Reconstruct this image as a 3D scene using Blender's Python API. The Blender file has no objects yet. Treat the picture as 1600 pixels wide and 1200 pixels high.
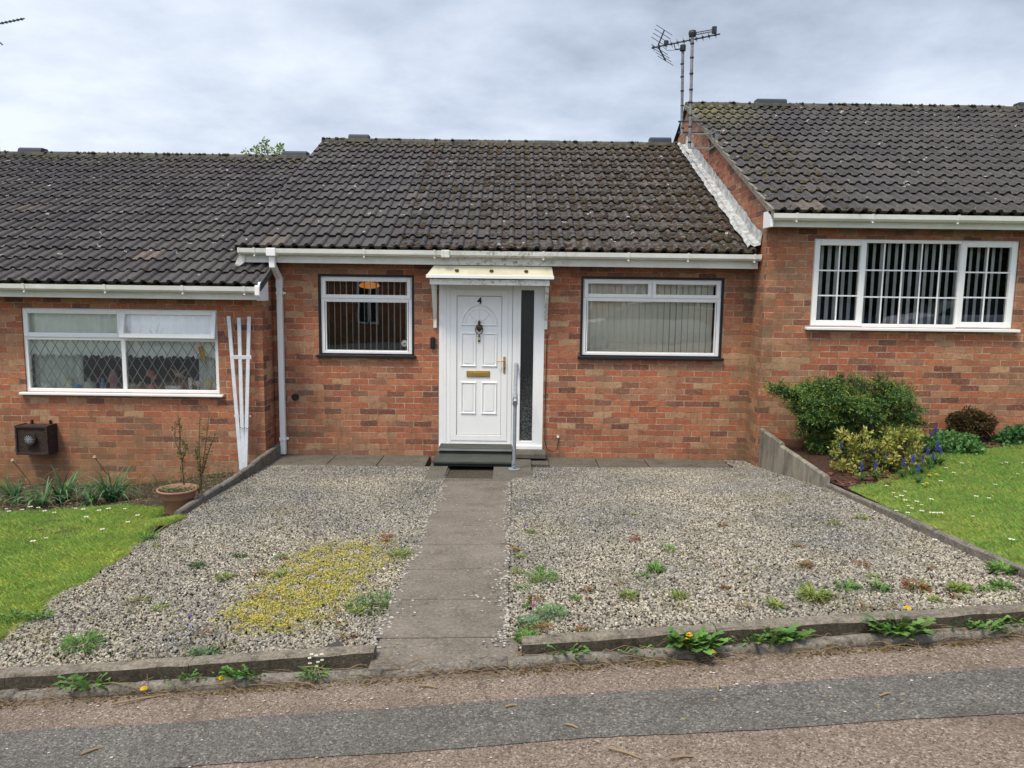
import bpy, math, random
import numpy as np
from mathutils import Matrix, Vector, Euler
random.seed(4); rng = np.random.default_rng(4)
C = bpy.context.scene.collection
R = math.radians
CAMZ = 2.12; FPX = 1205.0; TH = R(7.1); RO = R(.75)
# ------------------------------------------------------------------ measuring helpers (photo pixel -> world point on a known plane)
def ray(px, py):
    x = (px-800)/FPX; y = -(py-600)/FPX
    c, s = math.cos(RO), math.sin(RO)
    X = c*x-s*y; Y = s*x+c*y
    return (X, math.cos(TH)+Y*math.sin(TH), -math.sin(TH)+Y*math.cos(TH))
def at(px, py, Y):
    d = ray(px, py); t = Y/d[1]; return (d[0]*t, Y, CAMZ+d[2]*t)
def down(px, py, f):
    """where the ray meets the ground z=f(x,y)"""
    d = ray(px, py); t = 2.0
    for i in range(60):
        t -= ((CAMZ+d[2]*t)-f(d[0]*t, d[1]*t))/(d[2])*0.6
    return (d[0]*t, d[1]*t, f(d[0]*t, d[1]*t))
# ------------------------------------------------------------------ ground heights
def interp(x, xs, ys):
    return float(np.interp(x, xs, ys))
YS = [2.0, 3.65, 4.3, 5.5, 7.1, 8.9, 9.6]
GH = {-3.0: [1.99, 1.99, 2.00, 2.00, 2.03, 2.12, 2.12], 0.0: [1.83, 1.83, 1.865, 1.93, 2.01, 2.10, 2.12], 3.05: [1.55, 1.545, 1.63, 1.73, 1.83, 2.07, 2.12]}
def gz(x, y):
    a = [CAMZ-interp(y, YS, GH[k]) for k in (-3.0, 0.0, 3.05)]
    return interp(x, [-3.0, 0.0, 3.05], a)
def pz(x, y):           # pavement
    return CAMZ-1.825+.083*x
def kz(x): return CAMZ-1.74+.085*x       # kerb top
def lz(x, y):           # left lawn and bed
    b = .115+.05*(x+2.9)
    e = interp(x, [-6, -4.5, -3.2, -2.9], [-.33, -.30, -.10, -.04])
    return b+(e-b)*min(1, max(0, (y-6.4)/2.6))-.12*math.exp(-((x+3.0)**2+(y-6.85)**2)/.10)
def rz(x, y):           # right lawn and bed
    b = interp(y, [3.6, 4.4, 7.1, 9.1], [.57, .49, .33, .36])
    return b+.02*(x-3)
# ------------------------------------------------------------------ mesh builder
class MB:
    def __init__(s): s.v = []; s.f = []; s.m = []; s.c = []; s.k = 0
    def add(s, vs, fs, mi=0, col=None):
        n = len(s.v); s.v += [tuple(map(float, p)) for p in vs]
        for f in fs: s.f.append(tuple(n+i for i in f)); s.m.append(mi); s.c.append(col)
        return s
    def box(s, x0, x1, y0, y1, z0, z1, mi=0, M=None):
        vs = [(x, y, z) for x in (x0, x1) for y in (y0, y1) for z in (z0, z1)]
        if M is not None: vs = [M @ Vector(v) for v in vs]
        return s.add(vs, [(0,1,3,2),(4,6,7,5),(0,4,5,1),(2,3,7,6),(0,2,6,4),(1,5,7,3)], mi)
    def quad(s, *p, mi=0, col=None): return s.add(p, [tuple(range(len(p)))], mi, col)
    def bar(s, a, b, w, h=None, mi=0, up=(0,0,1)):
        a = Vector(a); b = Vector(b); h = h or w; d = (b-a).normalized(); u = Vector(up)
        if abs(d.dot(u)) > .98: u = Vector((0, 1, 0))
        r = d.cross(u).normalized()*w/2; u = r.cross(d).normalized()*h/2
        vs = [p+q for p in (a, b) for q in (-r-u, r-u, r+u, -r+u)]
        return s.add(vs, [(0,1,2,3),(7,6,5,4),(0,4,5,1),(1,5,6,2),(2,6,7,3),(3,7,4,0)], mi)
    def tube(s, pts, r, n=8, mi=0, col=None):
        pts = [Vector(p) for p in pts]; rs = r if hasattr(r, '__len__') else [r]*len(pts)
        vs = []; fs = []; ref = None
        for i, p in enumerate(pts):
            d = (pts[min(i+1, len(pts)-1)]-pts[max(i-1, 0)]).normalized()
            if ref is None: ref = Vector((0, 0, 1)) if abs(d.z) < .9 else Vector((1, 0, 0))
            a = d.cross(ref).normalized(); b = a.cross(d).normalized(); ref = b
            for k in range(n):
                t = 2*math.pi*k/n; vs.append(p+(a*math.cos(t)+b*math.sin(t))*rs[i])
        for i in range(len(pts)-1):
            for k in range(n):
                fs.append((i*n+k, i*n+(k+1)%n, (i+1)*n+(k+1)%n, (i+1)*n+k))
        fs.append(tuple(range(n-1, -1, -1))); fs.append(tuple((len(pts)-1)*n+k for k in range(n)))
        return s.add(vs, fs, mi, col)
    def lathe(s, prof, c=(0,0,0), n=24, mi=0, col=None):
        vs = []; fs = []
        for r, z in prof:
            for k in range(n):
                t = 2*math.pi*k/n; vs.append((c[0]+r*math.cos(t), c[1]+r*math.sin(t), c[2]+z))
        for i in range(len(prof)-1):
            for k in range(n): fs.append((i*n+k, i*n+(k+1)%n, (i+1)*n+(k+1)%n, (i+1)*n+k))
        return s.add(vs, fs, mi, col)
    def prism(s, poly, x0, x1, mi=0, axis='x'):
        n = len(poly)
        mk = {'x': lambda t, p: (t, p[0], p[1]), 'y': lambda t, p: (p[0], t, p[1]), 'z': lambda t, p: (p[0], p[1], t)}[axis]
        vs = [mk(x0, p) for p in poly]+[mk(x1, p) for p in poly]
        fs = [(i, (i+1)%n, n+(i+1)%n, n+i) for i in range(n)]+[tuple(range(n-1, -1, -1)), tuple(range(n, 2*n))]
        return s.add(vs, fs, mi)
    def build(s, name, mats, parent=None, smooth=False, bevel=0, loc=None):
        me = bpy.data.meshes.new(name)
        me.from_pydata(s.v, [], s.f)
        mats = mats if isinstance(mats, (list, tuple)) else [mats]
        for m in mats: me.materials.append(m)
        if any(s.m): me.polygons.foreach_set('material_index', s.m)
        if any(c is not None for c in s.c):
            at_ = me.color_attributes.new('Col', 'FLOAT_COLOR', 'CORNER'); buf = []
            for f, c in zip(s.f, s.c):
                c = c or (.1, .1, .1); buf += [c[0], c[1], c[2], 1.0]*len(f)
            at_.data.foreach_set('color', buf)
        if smooth: me.polygons.foreach_set('use_smooth', [True]*len(s.f))
        me.update()
        o = bpy.data.objects.new(name, me); C.objects.link(o)
        if bevel:
            b = o.modifiers.new('b', 'BEVEL'); b.width = bevel; b.segments = 2; b.limit_method = 'ANGLE'; b.angle_limit = R(40)
        if loc: o.location = loc
        if parent:
            o.parent = parent
            if loc is None: o.matrix_parent_inverse = Matrix.Translation(parent.location).inverted() if parent.type == 'EMPTY' else Matrix()
        return o
def np_mesh(name, V, F, mat, col=None, parent=None, smooth=False):
    """V (n,3), F (m,k) equal-sized faces, col (m,3)"""
    me = bpy.data.meshes.new(name); V = np.asarray(V, np.float32); F = np.asarray(F, np.int32); k = F.shape[1]
    me.vertices.add(len(V)); me.vertices.foreach_set('co', V.ravel())
    me.loops.add(F.size); me.loops.foreach_set('vertex_index', F.ravel())
    me.polygons.add(len(F)); me.polygons.foreach_set('loop_start', np.arange(0, F.size, k, dtype=np.int32))
    if smooth: me.polygons.foreach_set('use_smooth', np.ones(len(F), bool))
    me.materials.append(mat)
    if col is not None:
        a = me.color_attributes.new('Col', 'FLOAT_COLOR', 'CORNER')
        c = np.ones((len(F), k, 4), np.float32); c[:, :, :3] = np.asarray(col, np.float32)[:, None, :]
        a.data.foreach_set('color', c.ravel())
    me.update(calc_edges=True); me.validate()
    o = bpy.data.objects.new(name, me); C.objects.link(o)
    if parent: o.parent = parent; o.matrix_parent_inverse = Matrix.Translation(parent.location).inverted() if parent.type == 'EMPTY' else Matrix()
    return o
def tag(o, label=None, cat=None, group=None, kind=None):
    if label: o['label'] = label
    if cat: o['category'] = cat
    if group: o['group'] = group
    if kind: o['kind'] = kind
    return o
def thing(name, loc, label, cat, group=None, rot=0):
    o = bpy.data.objects.new(name, None); C.objects.link(o); o.location = loc; o.rotation_euler = (0, 0, rot); o.empty_display_size = .1
    return tag(o, label, cat, group)
def copy_tree(o, loc, rot=None, scale=None, label=None, parent=None):
    c = o.copy(); C.objects.link(c)
    if parent is None:
        c.location = loc
        if rot is not None: c.rotation_euler = (0, 0, rot)
        if scale is not None: c.scale = (scale,)*3
        if label: c['label'] = label
    else: c.parent = parent
    for ch in list(o.children): copy_tree(ch, None, parent=c)
    return c
# ------------------------------------------------------------------ materials
class N:
    def __init__(s, name, rough=.7):
        s.mat = bpy.data.materials.new(name); s.mat.use_nodes = True; s.t = s.mat.node_tree; s.n = s.t.nodes; s.l = s.t.links
        s.b = s.n['Principled BSDF']; s.b.inputs['Roughness'].default_value = rough
        if 'Specular IOR Level' in s.b.inputs: s.b.inputs['Specular IOR Level'].default_value = .3
        s.out = s.n['Material Output']
    def node(s, typ, ins=None, **kw):
        x = s.n.new(typ)
        for k, v in kw.items(): setattr(x, k, v)
        for k, v in (ins or {}).items():
            if hasattr(v, 'is_output') or isinstance(v, bpy.types.NodeSocket): s.l.new(v, x.inputs[k])
            else: x.inputs[k].default_value = v
        return x
    def math(s, op, a, b=0.0, c=0.0):
        return s.node('ShaderNodeMath', {0: a, 1: b, 2: c}, operation=op).outputs[0]
    def mix(s, f, a, b, blend='MIX'):
        x = s.n.new('ShaderNodeMix'); x.data_type = 'RGBA'; x.blend_type = blend; x.clamp_factor = True
        for i, v in ((0, f), (6, a), (7, b)):
            if isinstance(v, bpy.types.NodeSocket): s.l.new(v, x.inputs[i])
            elif i and len(v) == 3: x.inputs[i].default_value = (*v, 1)
            else: x.inputs[i].default_value = v
        return x.outputs[2]
    def noise(s, scale, vec=None, detail=4, rough=.6, dist=0, dim='3D'):
        x = s.n.new('ShaderNodeTexNoise'); x.noise_dimensions = dim
        x.inputs['Scale'].default_value = scale; x.inputs['Detail'].default_value = detail; x.inputs['Roughness'].default_value = rough; x.inputs['Distortion'].default_value = dist
        if vec is not None: s.l.new(vec, x.inputs['Vector'])
        return x.outputs[0]
    def voro(s, scale, vec=None, feature='F1', out=0, rnd=1.0):
        x = s.n.new('ShaderNodeTexVoronoi'); x.feature = feature; x.inputs['Scale'].default_value = scale; x.inputs['Randomness'].default_value = rnd
        if vec is not None: s.l.new(vec, x.inputs['Vector'])
        return x.outputs[out]
    def ramp(s, f, stops, interp='LINEAR'):
        x = s.n.new('ShaderNodeValToRGB'); x.color_ramp.interpolation = interp
        e = x.color_ramp.elements
        while len(e) < len(stops): e.new(.5)
        for i, (p, c) in enumerate(stops):
            e[i].position = p; e[i].color = (*c, 1) if hasattr(c, '__len__') else (c, c, c, 1)
        s.l.new(f, x.inputs[0]); return x.outputs[0]
    def step(s, f, a, b):
        x = s.n.new('ShaderNodeMapRange'); x.clamp = True; x.inputs[1].default_value = a; x.inputs[2].default_value = b
        s.l.new(f, x.inputs[0]); return x.outputs[0]
    def coord(s, which='Object'): return s.n.new('ShaderNodeTexCoord').outputs[which]
    def pos(s): return s.n.new('ShaderNodeNewGeometry').outputs['Position']
    def xyz(s, v): x = s.n.new('ShaderNodeSeparateXYZ'); s.l.new(v, x.inputs[0]); return x.outputs
    def comb(s, a, b, c=0.0): return s.node('ShaderNodeCombineXYZ', {0: a, 1: b, 2: c}).outputs[0]
    def color(s, c):
        if isinstance(c, bpy.types.NodeSocket): s.l.new(c, s.b.inputs['Base Color'])
        else: s.b.inputs['Base Color'].default_value = (*c, 1)
        return s
    def bump(s, h, strength=.3, dist=.01):
        x = s.node('ShaderNodeBump', {'Strength': strength, 'Distance': dist, 'Height': h}); s.l.new(x.outputs[0], s.b.inputs['Normal']); return s
    def rough(s, v):
        if isinstance(v, bpy.types.NodeSocket): s.l.new(v, s.b.inputs['Roughness'])
        return s
def plain(name, col, rough=.6, var=.12, scale=6, bump=0, dirt=None, dirtamt=.5, metal=0, bscale=None):
    m = N(name, rough); p = m.pos()
    f = m.noise(scale, p, 5)
    a = tuple(c*(1-var) for c in col); b = tuple(min(1, c*(1+var)) for c in col)
    c = m.mix(m.step(f, .35, .65), a, b)
    if dirt:
        g = m.noise(scale*.6, p, 8, .7)
        c = m.mix(m.math('MULTIPLY', m.step(g, .5, .72), dirtamt), c, dirt)
    m.color(c); m.b.inputs['Metallic'].default_value = metal
    if bump: m.bump(m.noise(bscale or scale*12, p, 4), bump, .01)
    return m.mat
def mat_brick():
    m = N('brick', .85); p = m.pos(); x, y, z = m.xyz(p)
    u = m.math('ADD', x, y); wob = m.noise(9, p, 2)
    u = m.math('ADD', u, 0.02)
    vec = m.comb(u, m.math('ADD', z, m.math('MULTIPLY', m.math('SUBTRACT', wob, .5), .006)))
    def br(c1, c2, bias=0.0, off=(0, 0, 0)):
        mp = m.node('ShaderNodeMapping', {'Vector': vec, 'Location': off}).outputs[0]
        return m.node('ShaderNodeTexBrick', {'Vector': mp, 'Color1': (*c1, 1), 'Color2': (*c2, 1), 'Mortar': (.5, .5, .5, 1), 'Scale': 1.0, 'Mortar Size': .0052, 'Mortar Smooth': .15, 'Bias': bias, 'Brick Width': .225, 'Row Height': .075}, offset=.5)
    B = br((0,0,0), (1,1,1)); rnd = B.outputs['Color']; fac = B.outputs['Fac']
    rr = m.node('ShaderNodeSeparateColor', {0: rnd}).outputs[0]
    # second random per brick
    w = m.node('ShaderNodeTexWhiteNoise', {'W': m.math('MULTIPLY', rr, 91.7)}, noise_dimensions='1D').outputs['Value']
    c = m.ramp(rr, [(0, (.11,.048,.036)), (.08, (.17,.060,.040)), (.16, (.31,.095,.050)), (.45, (.45,.135,.062)), (.64, (.50,.18,.082)), (.78, (.43,.20,.105)), (.9, (.54,.34,.185)), (.95, (.30,.14,.085)), (1, (.20,.095,.065))])
    c = m.mix(m.math('MULTIPLY', w, .30), c, (.27,.10,.065)); buff = m.step(m.noise(.8, p, 3), .45, .6); c = m.mix(m.math('MULTIPLY', m.math('MULTIPLY', m.step(w, .55, .62), buff), .55), c, (.40,.235,.135))
    n1 = m.noise(38, p, 5, .7); n2 = m.noise(1.1, p, 4, .6)
    c = m.mix(m.math('MULTIPLY', m.step(n1, .45, .75), .55), c, (.17,.062,.042)); c = m.mix(m.math('MULTIPLY', m.step(m.noise(22, p, 4, .7), .5, .7), .35), c, (.42,.21,.125))
    c = m.mix(m.math('MULTIPLY', m.step(m.noise(60, p, 3), .55, .66), .45), c, (.50,.30,.19)); c = m.mix(m.math('MULTIPLY', m.step(m.noise(48, m.node('ShaderNodeMapping', {'Vector': p, 'Location': (3, 9, 4)}).outputs[0], 3), .56, .68), .5), c, (.13,.05,.036))
    mort = m.mix(m.step(m.noise(9, p, 3), .35, .65), (.19,.125,.085), (.52,.38,.26))
    c = m.mix(fac, c, mort)
    # broad grime: green/grey staining; last, eaves shade painted into the brick with dirt
    g = m.noise(1.6, p, 6, .65, .4); sill_ = m.math('MULTIPLY', m.step(m.noise(7, m.comb(m.math('MULTIPLY', u, 2.2), m.math('MULTIPLY', z, .35)), 5, .7), .5, .64), .4); c = m.mix(m.math('MULTIPLY', sill_, m.step(z, 1.35, .5)), c, (.13,.075,.045))
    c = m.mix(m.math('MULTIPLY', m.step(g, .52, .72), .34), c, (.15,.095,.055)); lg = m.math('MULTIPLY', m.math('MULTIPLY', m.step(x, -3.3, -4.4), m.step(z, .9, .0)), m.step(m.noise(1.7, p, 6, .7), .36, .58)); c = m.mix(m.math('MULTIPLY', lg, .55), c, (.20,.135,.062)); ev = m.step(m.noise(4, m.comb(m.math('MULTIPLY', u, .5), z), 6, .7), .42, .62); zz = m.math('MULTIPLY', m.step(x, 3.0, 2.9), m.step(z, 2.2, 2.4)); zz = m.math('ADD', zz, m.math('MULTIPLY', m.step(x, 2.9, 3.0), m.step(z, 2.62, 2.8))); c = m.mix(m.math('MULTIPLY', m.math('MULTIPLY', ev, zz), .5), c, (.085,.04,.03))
    # algae stain down the corner of the right house and along the footing
    d = m.math('ABSOLUTE', m.math('SUBTRACT', x, 2.99)); e = m.step(d, .75, .0)
    gn = m.math('MULTIPLY', e, m.step(m.noise(5, p, 6, .7), .38, .62)); gn = m.math('MULTIPLY', gn, m.step(z, 2.75, 2.2))
    c = m.mix(m.math('MULTIPLY', gn, .62), c, (.125,.115,.06))
    foot = m.math('MULTIPLY', m.step(z, .45, -.1), m.step(m.noise(3.5, p, 5, .7), .42, .66))
    c = m.mix(m.math('MULTIPLY', foot, .5), c, (.10,.08,.05))
    d2 = m.math('MULTIPLY', m.step(m.math('ABSOLUTE', m.math('ADD', x, 2.35)), .7, .1), m.step(z, 1.2, .3)); d2 = m.math('MULTIPLY', d2, m.step(m.noise(6, p, 5, .7), .4, .65))
    c = m.mix(m.math('MULTIPLY', d2, .55), c, (.13,.115,.075))
    m.color(c)
    h = m.math('SUBTRACT', m.math('MULTIPLY', n1, .35), fac)
    m.bump(h, .6, .007); return m.mat
def mat_tile():
    m = N('concrete_roof_tile', .82); uv = m.coord('UV'); p = m.pos(); u, v, _ = m.xyz(uv)
    cell = m.comb(m.math('FLOOR', m.math('DIVIDE', u, 2)), m.math('FLOOR', v))
    w = m.node('ShaderNodeTexWhiteNoise', {'Vector': cell}, noise_dimensions='2D')
    r = w.outputs['Value']
    c = m.ramp(r, [(0, (.046,.042,.044)), (.5, (.066,.060,.062)), (.97, (.088,.080,.080)), (.992, (.10,.088,.083)), (.999, (.15,.12,.10)), (1, (.17,.135,.11))])
    n1 = m.noise(45, p, 5, .75)
    c = m.mix(m.math('MULTIPLY', m.step(n1, .38, .62), .6), c, (.028,.025,.024)); c = m.mix(m.math('MULTIPLY', m.step(m.noise(33, m.node('ShaderNodeMapping', {'Vector': p, 'Location': (1, 5, 9)}).outputs[0], 4, .7), .56, .70), .45), c, (.14,.125,.118))
    n2 = m.noise(1.3, p, 4); c = m.mix(m.math('MULTIPLY', m.step(n2, .4, .7), .35), c, (.10,.088,.075))
    # lichen freckles
    l = m.math('MULTIPLY', m.step(m.noise(26, p, 2, .5), .66, .70), m.step(m.noise(2.4, p, 3), .42, .6))
    c = m.mix(m.math('MULTIPLY', l, .7), c, (.21,.185,.15)); X_, Y_, Z_ = m.xyz(p)
    reg = m.math('MULTIPLY', m.step(m.math('ADD', X_, m.math('MULTIPLY', m.noise(1.5, p, 4), 1.6)), -.6, 3.4), m.step(X_, 2.9, 2.85)); mz = m.math('MULTIPLY', m.math('MULTIPLY', reg, .9), m.step(m.noise(13, m.node('ShaderNodeMapping', {'Vector': p, 'Location': (4, 4, 2)}).outputs[0], 4, .65), .48, .54)); c = m.mix(mz, c, (.028,.02,.012)); l2 = m.math('MULTIPLY', reg, m.step(m.noise(16, p, 3, .6), .55, .60)); c = m.mix(m.math('MULTIPLY', l2, .6), c, (.20,.155,.125))
    wsp = m.math('MULTIPLY', m.step(m.noise(7, p, 1, .3), .74, .75), m.step(m.noise(45, p, 2), .5, .55)); c = m.mix(wsp, c, (.5,.48,.44))
    k = m.math('MULTIPLY', m.step(m.noise(30, m.node('ShaderNodeMapping', {'Vector': p, 'Location': (7, 3, 1)}).outputs[0], 3, .5), .60, .66), m.step(n2, .3, .5))
    c = m.mix(m.math('MULTIPLY', k, .8), c, (.035,.028,.016))
    yl = m.math('MULTIPLY', m.math('MULTIPLY', m.step(X_, 2.86, 2.9), m.step(X_, 4.1, 3.3)), m.math('MULTIPLY', m.step(Z_, 4.55, 5.0), m.step(m.noise(5, p, 4), .35, .55))); c = m.mix(m.math('MULTIPLY', yl, .7), c, (.16,.145,.055))
    m.color(c); m.bump(m.noise(120, p, 4, .7), .35, .004); return m.mat
def mat_leaf(name, rough=.55, trans=.25):
    m = N(name, rough); a = m.node('ShaderNodeAttribute', attribute_name='Col').outputs['Color']
    m.color(a)
    tb = m.node('ShaderNodeBsdfTranslucent', {'Color': a}); mx = m.node('ShaderNodeMixShader', {0: trans, 1: m.b.outputs[0], 2: tb.outputs[0]})
    m.l.new(mx.outputs[0], m.out.inputs[0]); return m.mat
def mat_concrete(name, c1, c2, stain, scale=3, stainamt=.7, bump=.5):
    m = N(name, .9); p = m.pos(); n = m.noise(scale, p, 6, .65)
    c = m.mix(m.step(n, .3, .7), c1, c2)
    c = m.mix(m.math('MULTIPLY', m.step(m.noise(scale*2.3, p, 7, .7), .47, .68), stainamt), c, stain)
    sp = m.noise(160, p, 3, .6); c = m.mix(m.math('MULTIPLY', m.step(sp, .55, .7), .5), c, tuple(x*1.6 for x in c1))
    c = m.mix(m.math('MULTIPLY', m.step(sp, .45, .32), .5), c, tuple(x*.45 for x in c1))
    s2 = m.noise(55, p, 4, .75); c = m.mix(m.math('MULTIPLY', m.step(s2, .54, .66), .55), c, tuple(min(1, x*1.55) for x in c2)); c = m.mix(m.math('MULTIPLY', m.step(s2, .47, .36), .6), c, tuple(x*.42 for x in c1)); pit = m.step(m.voro(42, p), .16, .10); c = m.mix(m.math('MULTIPLY', pit, m.math('MULTIPLY', m.step(m.noise(9, p, 2), .45, .6), .7)), c, tuple(min(1, x*2.0) for x in c2))
    m.color(c); m.bump(m.math('ADD', sp, m.math('MULTIPLY', m.noise(30, p, 4), 1.5)), bump, .006); return m.mat
def mat_panel():
    m = N('concrete_panel', .9); p = m.pos(); x, y, z = m.xyz(p); v = m.comb(x, y, m.math('MULTIPLY', z, .3)); n = m.noise(7, v, 7, .72); n2 = m.noise(4, v, 4, .6)
    c = m.mix(m.step(n, .36, .64), (.13,.12,.10), (.32,.29,.225)); c = m.mix(m.math('MULTIPLY', m.step(n2, .5, .62), .75), c, (.075,.075,.068)); c = m.mix(m.math('MULTIPLY', m.step(m.noise(40, p, 4, .7), .5, .65), .4), c, (.30,.27,.21))
    m.color(c); m.bump(m.noise(70, p, 4), .4, .006); return m.mat
def mat_tarmac(name, a, b, dark, light, moss=False):
    m = N(name, .9); p = m.pos(); x, y, z = m.xyz(p)
    vc = m.voro(125, p, out=1); r = m.node('ShaderNodeSeparateColor', {0: vc}).outputs[0]
    c = m.ramp(r, [(0, dark), (.3, a), (.6, b), (.86, b), (.95, light), (1, light)])
    n = m.noise(2.2, p, 6, .7)
    c = m.mix(m.math('MULTIPLY', m.step(n, .4, .7), .45), c, tuple(v*.7 for v in a))
    c = m.mix(m.math('MULTIPLY', m.step(m.noise(75, p, 3, .7), .58, .68), .55), c, light); c = m.mix(m.math('MULTIPLY', m.step(m.noise(75, p, 3, .7), .44, .36), .6), c, dark); c = m.mix(m.math('MULTIPLY', m.step(m.noise(5, p, 3, .7), .5, .7), .3), c, dark)
    if moss:
        e = m.math('MULTIPLY', m.step(y, 3.42, 3.6), m.step(m.noise(7, p, 6, .7), .35, .6))
        c = m.mix(m.math('MULTIPLY', e, .8), c, (.085,.055,.018))
    st = m.step(m.noise(1.1, m.comb(m.math('MULTIPLY', x, .6), y), 7, .72), .52, .66); c = m.mix(m.math('MULTIPLY', st, .38), c, dark); dist = m.n.new('ShaderNodeTexVoronoi'); dist.feature = 'DISTANCE_TO_EDGE'; dist.inputs['Scale'].default_value = .55; wv = m.node('ShaderNodeVectorMath', {0: p, 1: m.node('ShaderNodeVectorMath', {0: m.comb(m.noise(5, p, 5), m.noise(6, p, 5)), 'Scale': .35}, operation='SCALE').outputs[0]}, operation='ADD').outputs[0]; m.l.new(wv, dist.inputs['Vector']); c = m.mix(m.math('MULTIPLY', m.step(dist.outputs[0], .006, .002), .55), c, dark)
    m.color(c); m.bump(m.math('ADD', m.voro(140, p), m.noise(60, p, 3)), .8, .006); return m.mat
def mat_glass():
    m = N('window_glass'); m.n.remove(m.b)
    lw = m.node('ShaderNodeFresnel', {'IOR': 1.5}).outputs[0]
    tr = m.node('ShaderNodeBsdfTransparent', {'Color': (.95, .97, .96, 1)}); gl = m.node('ShaderNodeBsdfGlossy', {'Color': (1, 1, 1, 1), 'Roughness': .015})
    bp = m.node('ShaderNodeBump', {'Strength': .04, 'Distance': .02, 'Height': m.noise(2.5, m.pos(), 1)}); m.l.new(bp.outputs[0], gl.inputs['Normal'])
    mx = m.node('ShaderNodeMixShader', {0: m.math('ADD', lw, .13), 1: tr.outputs[0], 2: gl.outputs[0]})
    m.l.new(mx.outputs[0], m.out.inputs[0]); return m.mat
def mat_frosted():
    m = N('frosted_glass', .12); p = m.pos(); x, y, z = m.xyz(p)
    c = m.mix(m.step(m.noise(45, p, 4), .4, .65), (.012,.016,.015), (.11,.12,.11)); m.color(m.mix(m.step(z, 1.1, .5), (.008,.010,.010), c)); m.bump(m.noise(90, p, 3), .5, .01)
    m.b.inputs['Specular IOR Level'].default_value = .6; return m.mat
def mat_upvc():
    m = N('white_plastic', .38); p = m.pos(); x, y, z = m.xyz(p)
    n = m.noise(5, m.comb(x, m.math('MULTIPLY', z, .4), y), 6, .7)
    m.color(m.mix(m.math('MULTIPLY', m.step(n, .5, .8), .35), (.85,.85,.84), (.64,.64,.59))); return m.mat
def mat_fascia():
    m = N('weathered_white_board', .5); p = m.pos(); x, y, z = m.xyz(p)
    c = m.mix(m.step(m.noise(3, p, 6, .7), .4, .7), (.78,.78,.73), (.64,.645,.58))
    # green-black mould where the gutter leaks above the door
    near = m.step(m.math('ABSOLUTE', m.math('SUBTRACT', x, -.1)), 1.0, .15)
    n = m.step(m.noise(15, m.comb(x, m.math('MULTIPLY', z, 1.0), y), 8, .8), .50, .62)
    c = m.mix(m.math('MULTIPLY', m.math('MULTIPLY', near, n), .95), c, (.10,.10,.06))
    c = m.mix(m.math('MULTIPLY', m.step(m.noise(9, m.comb(m.math('MULTIPLY', x, .5), z, y), 7, .75), .6, .75), .3), c, (.26,.26,.2))
    m.color(c); return m.mat
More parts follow.
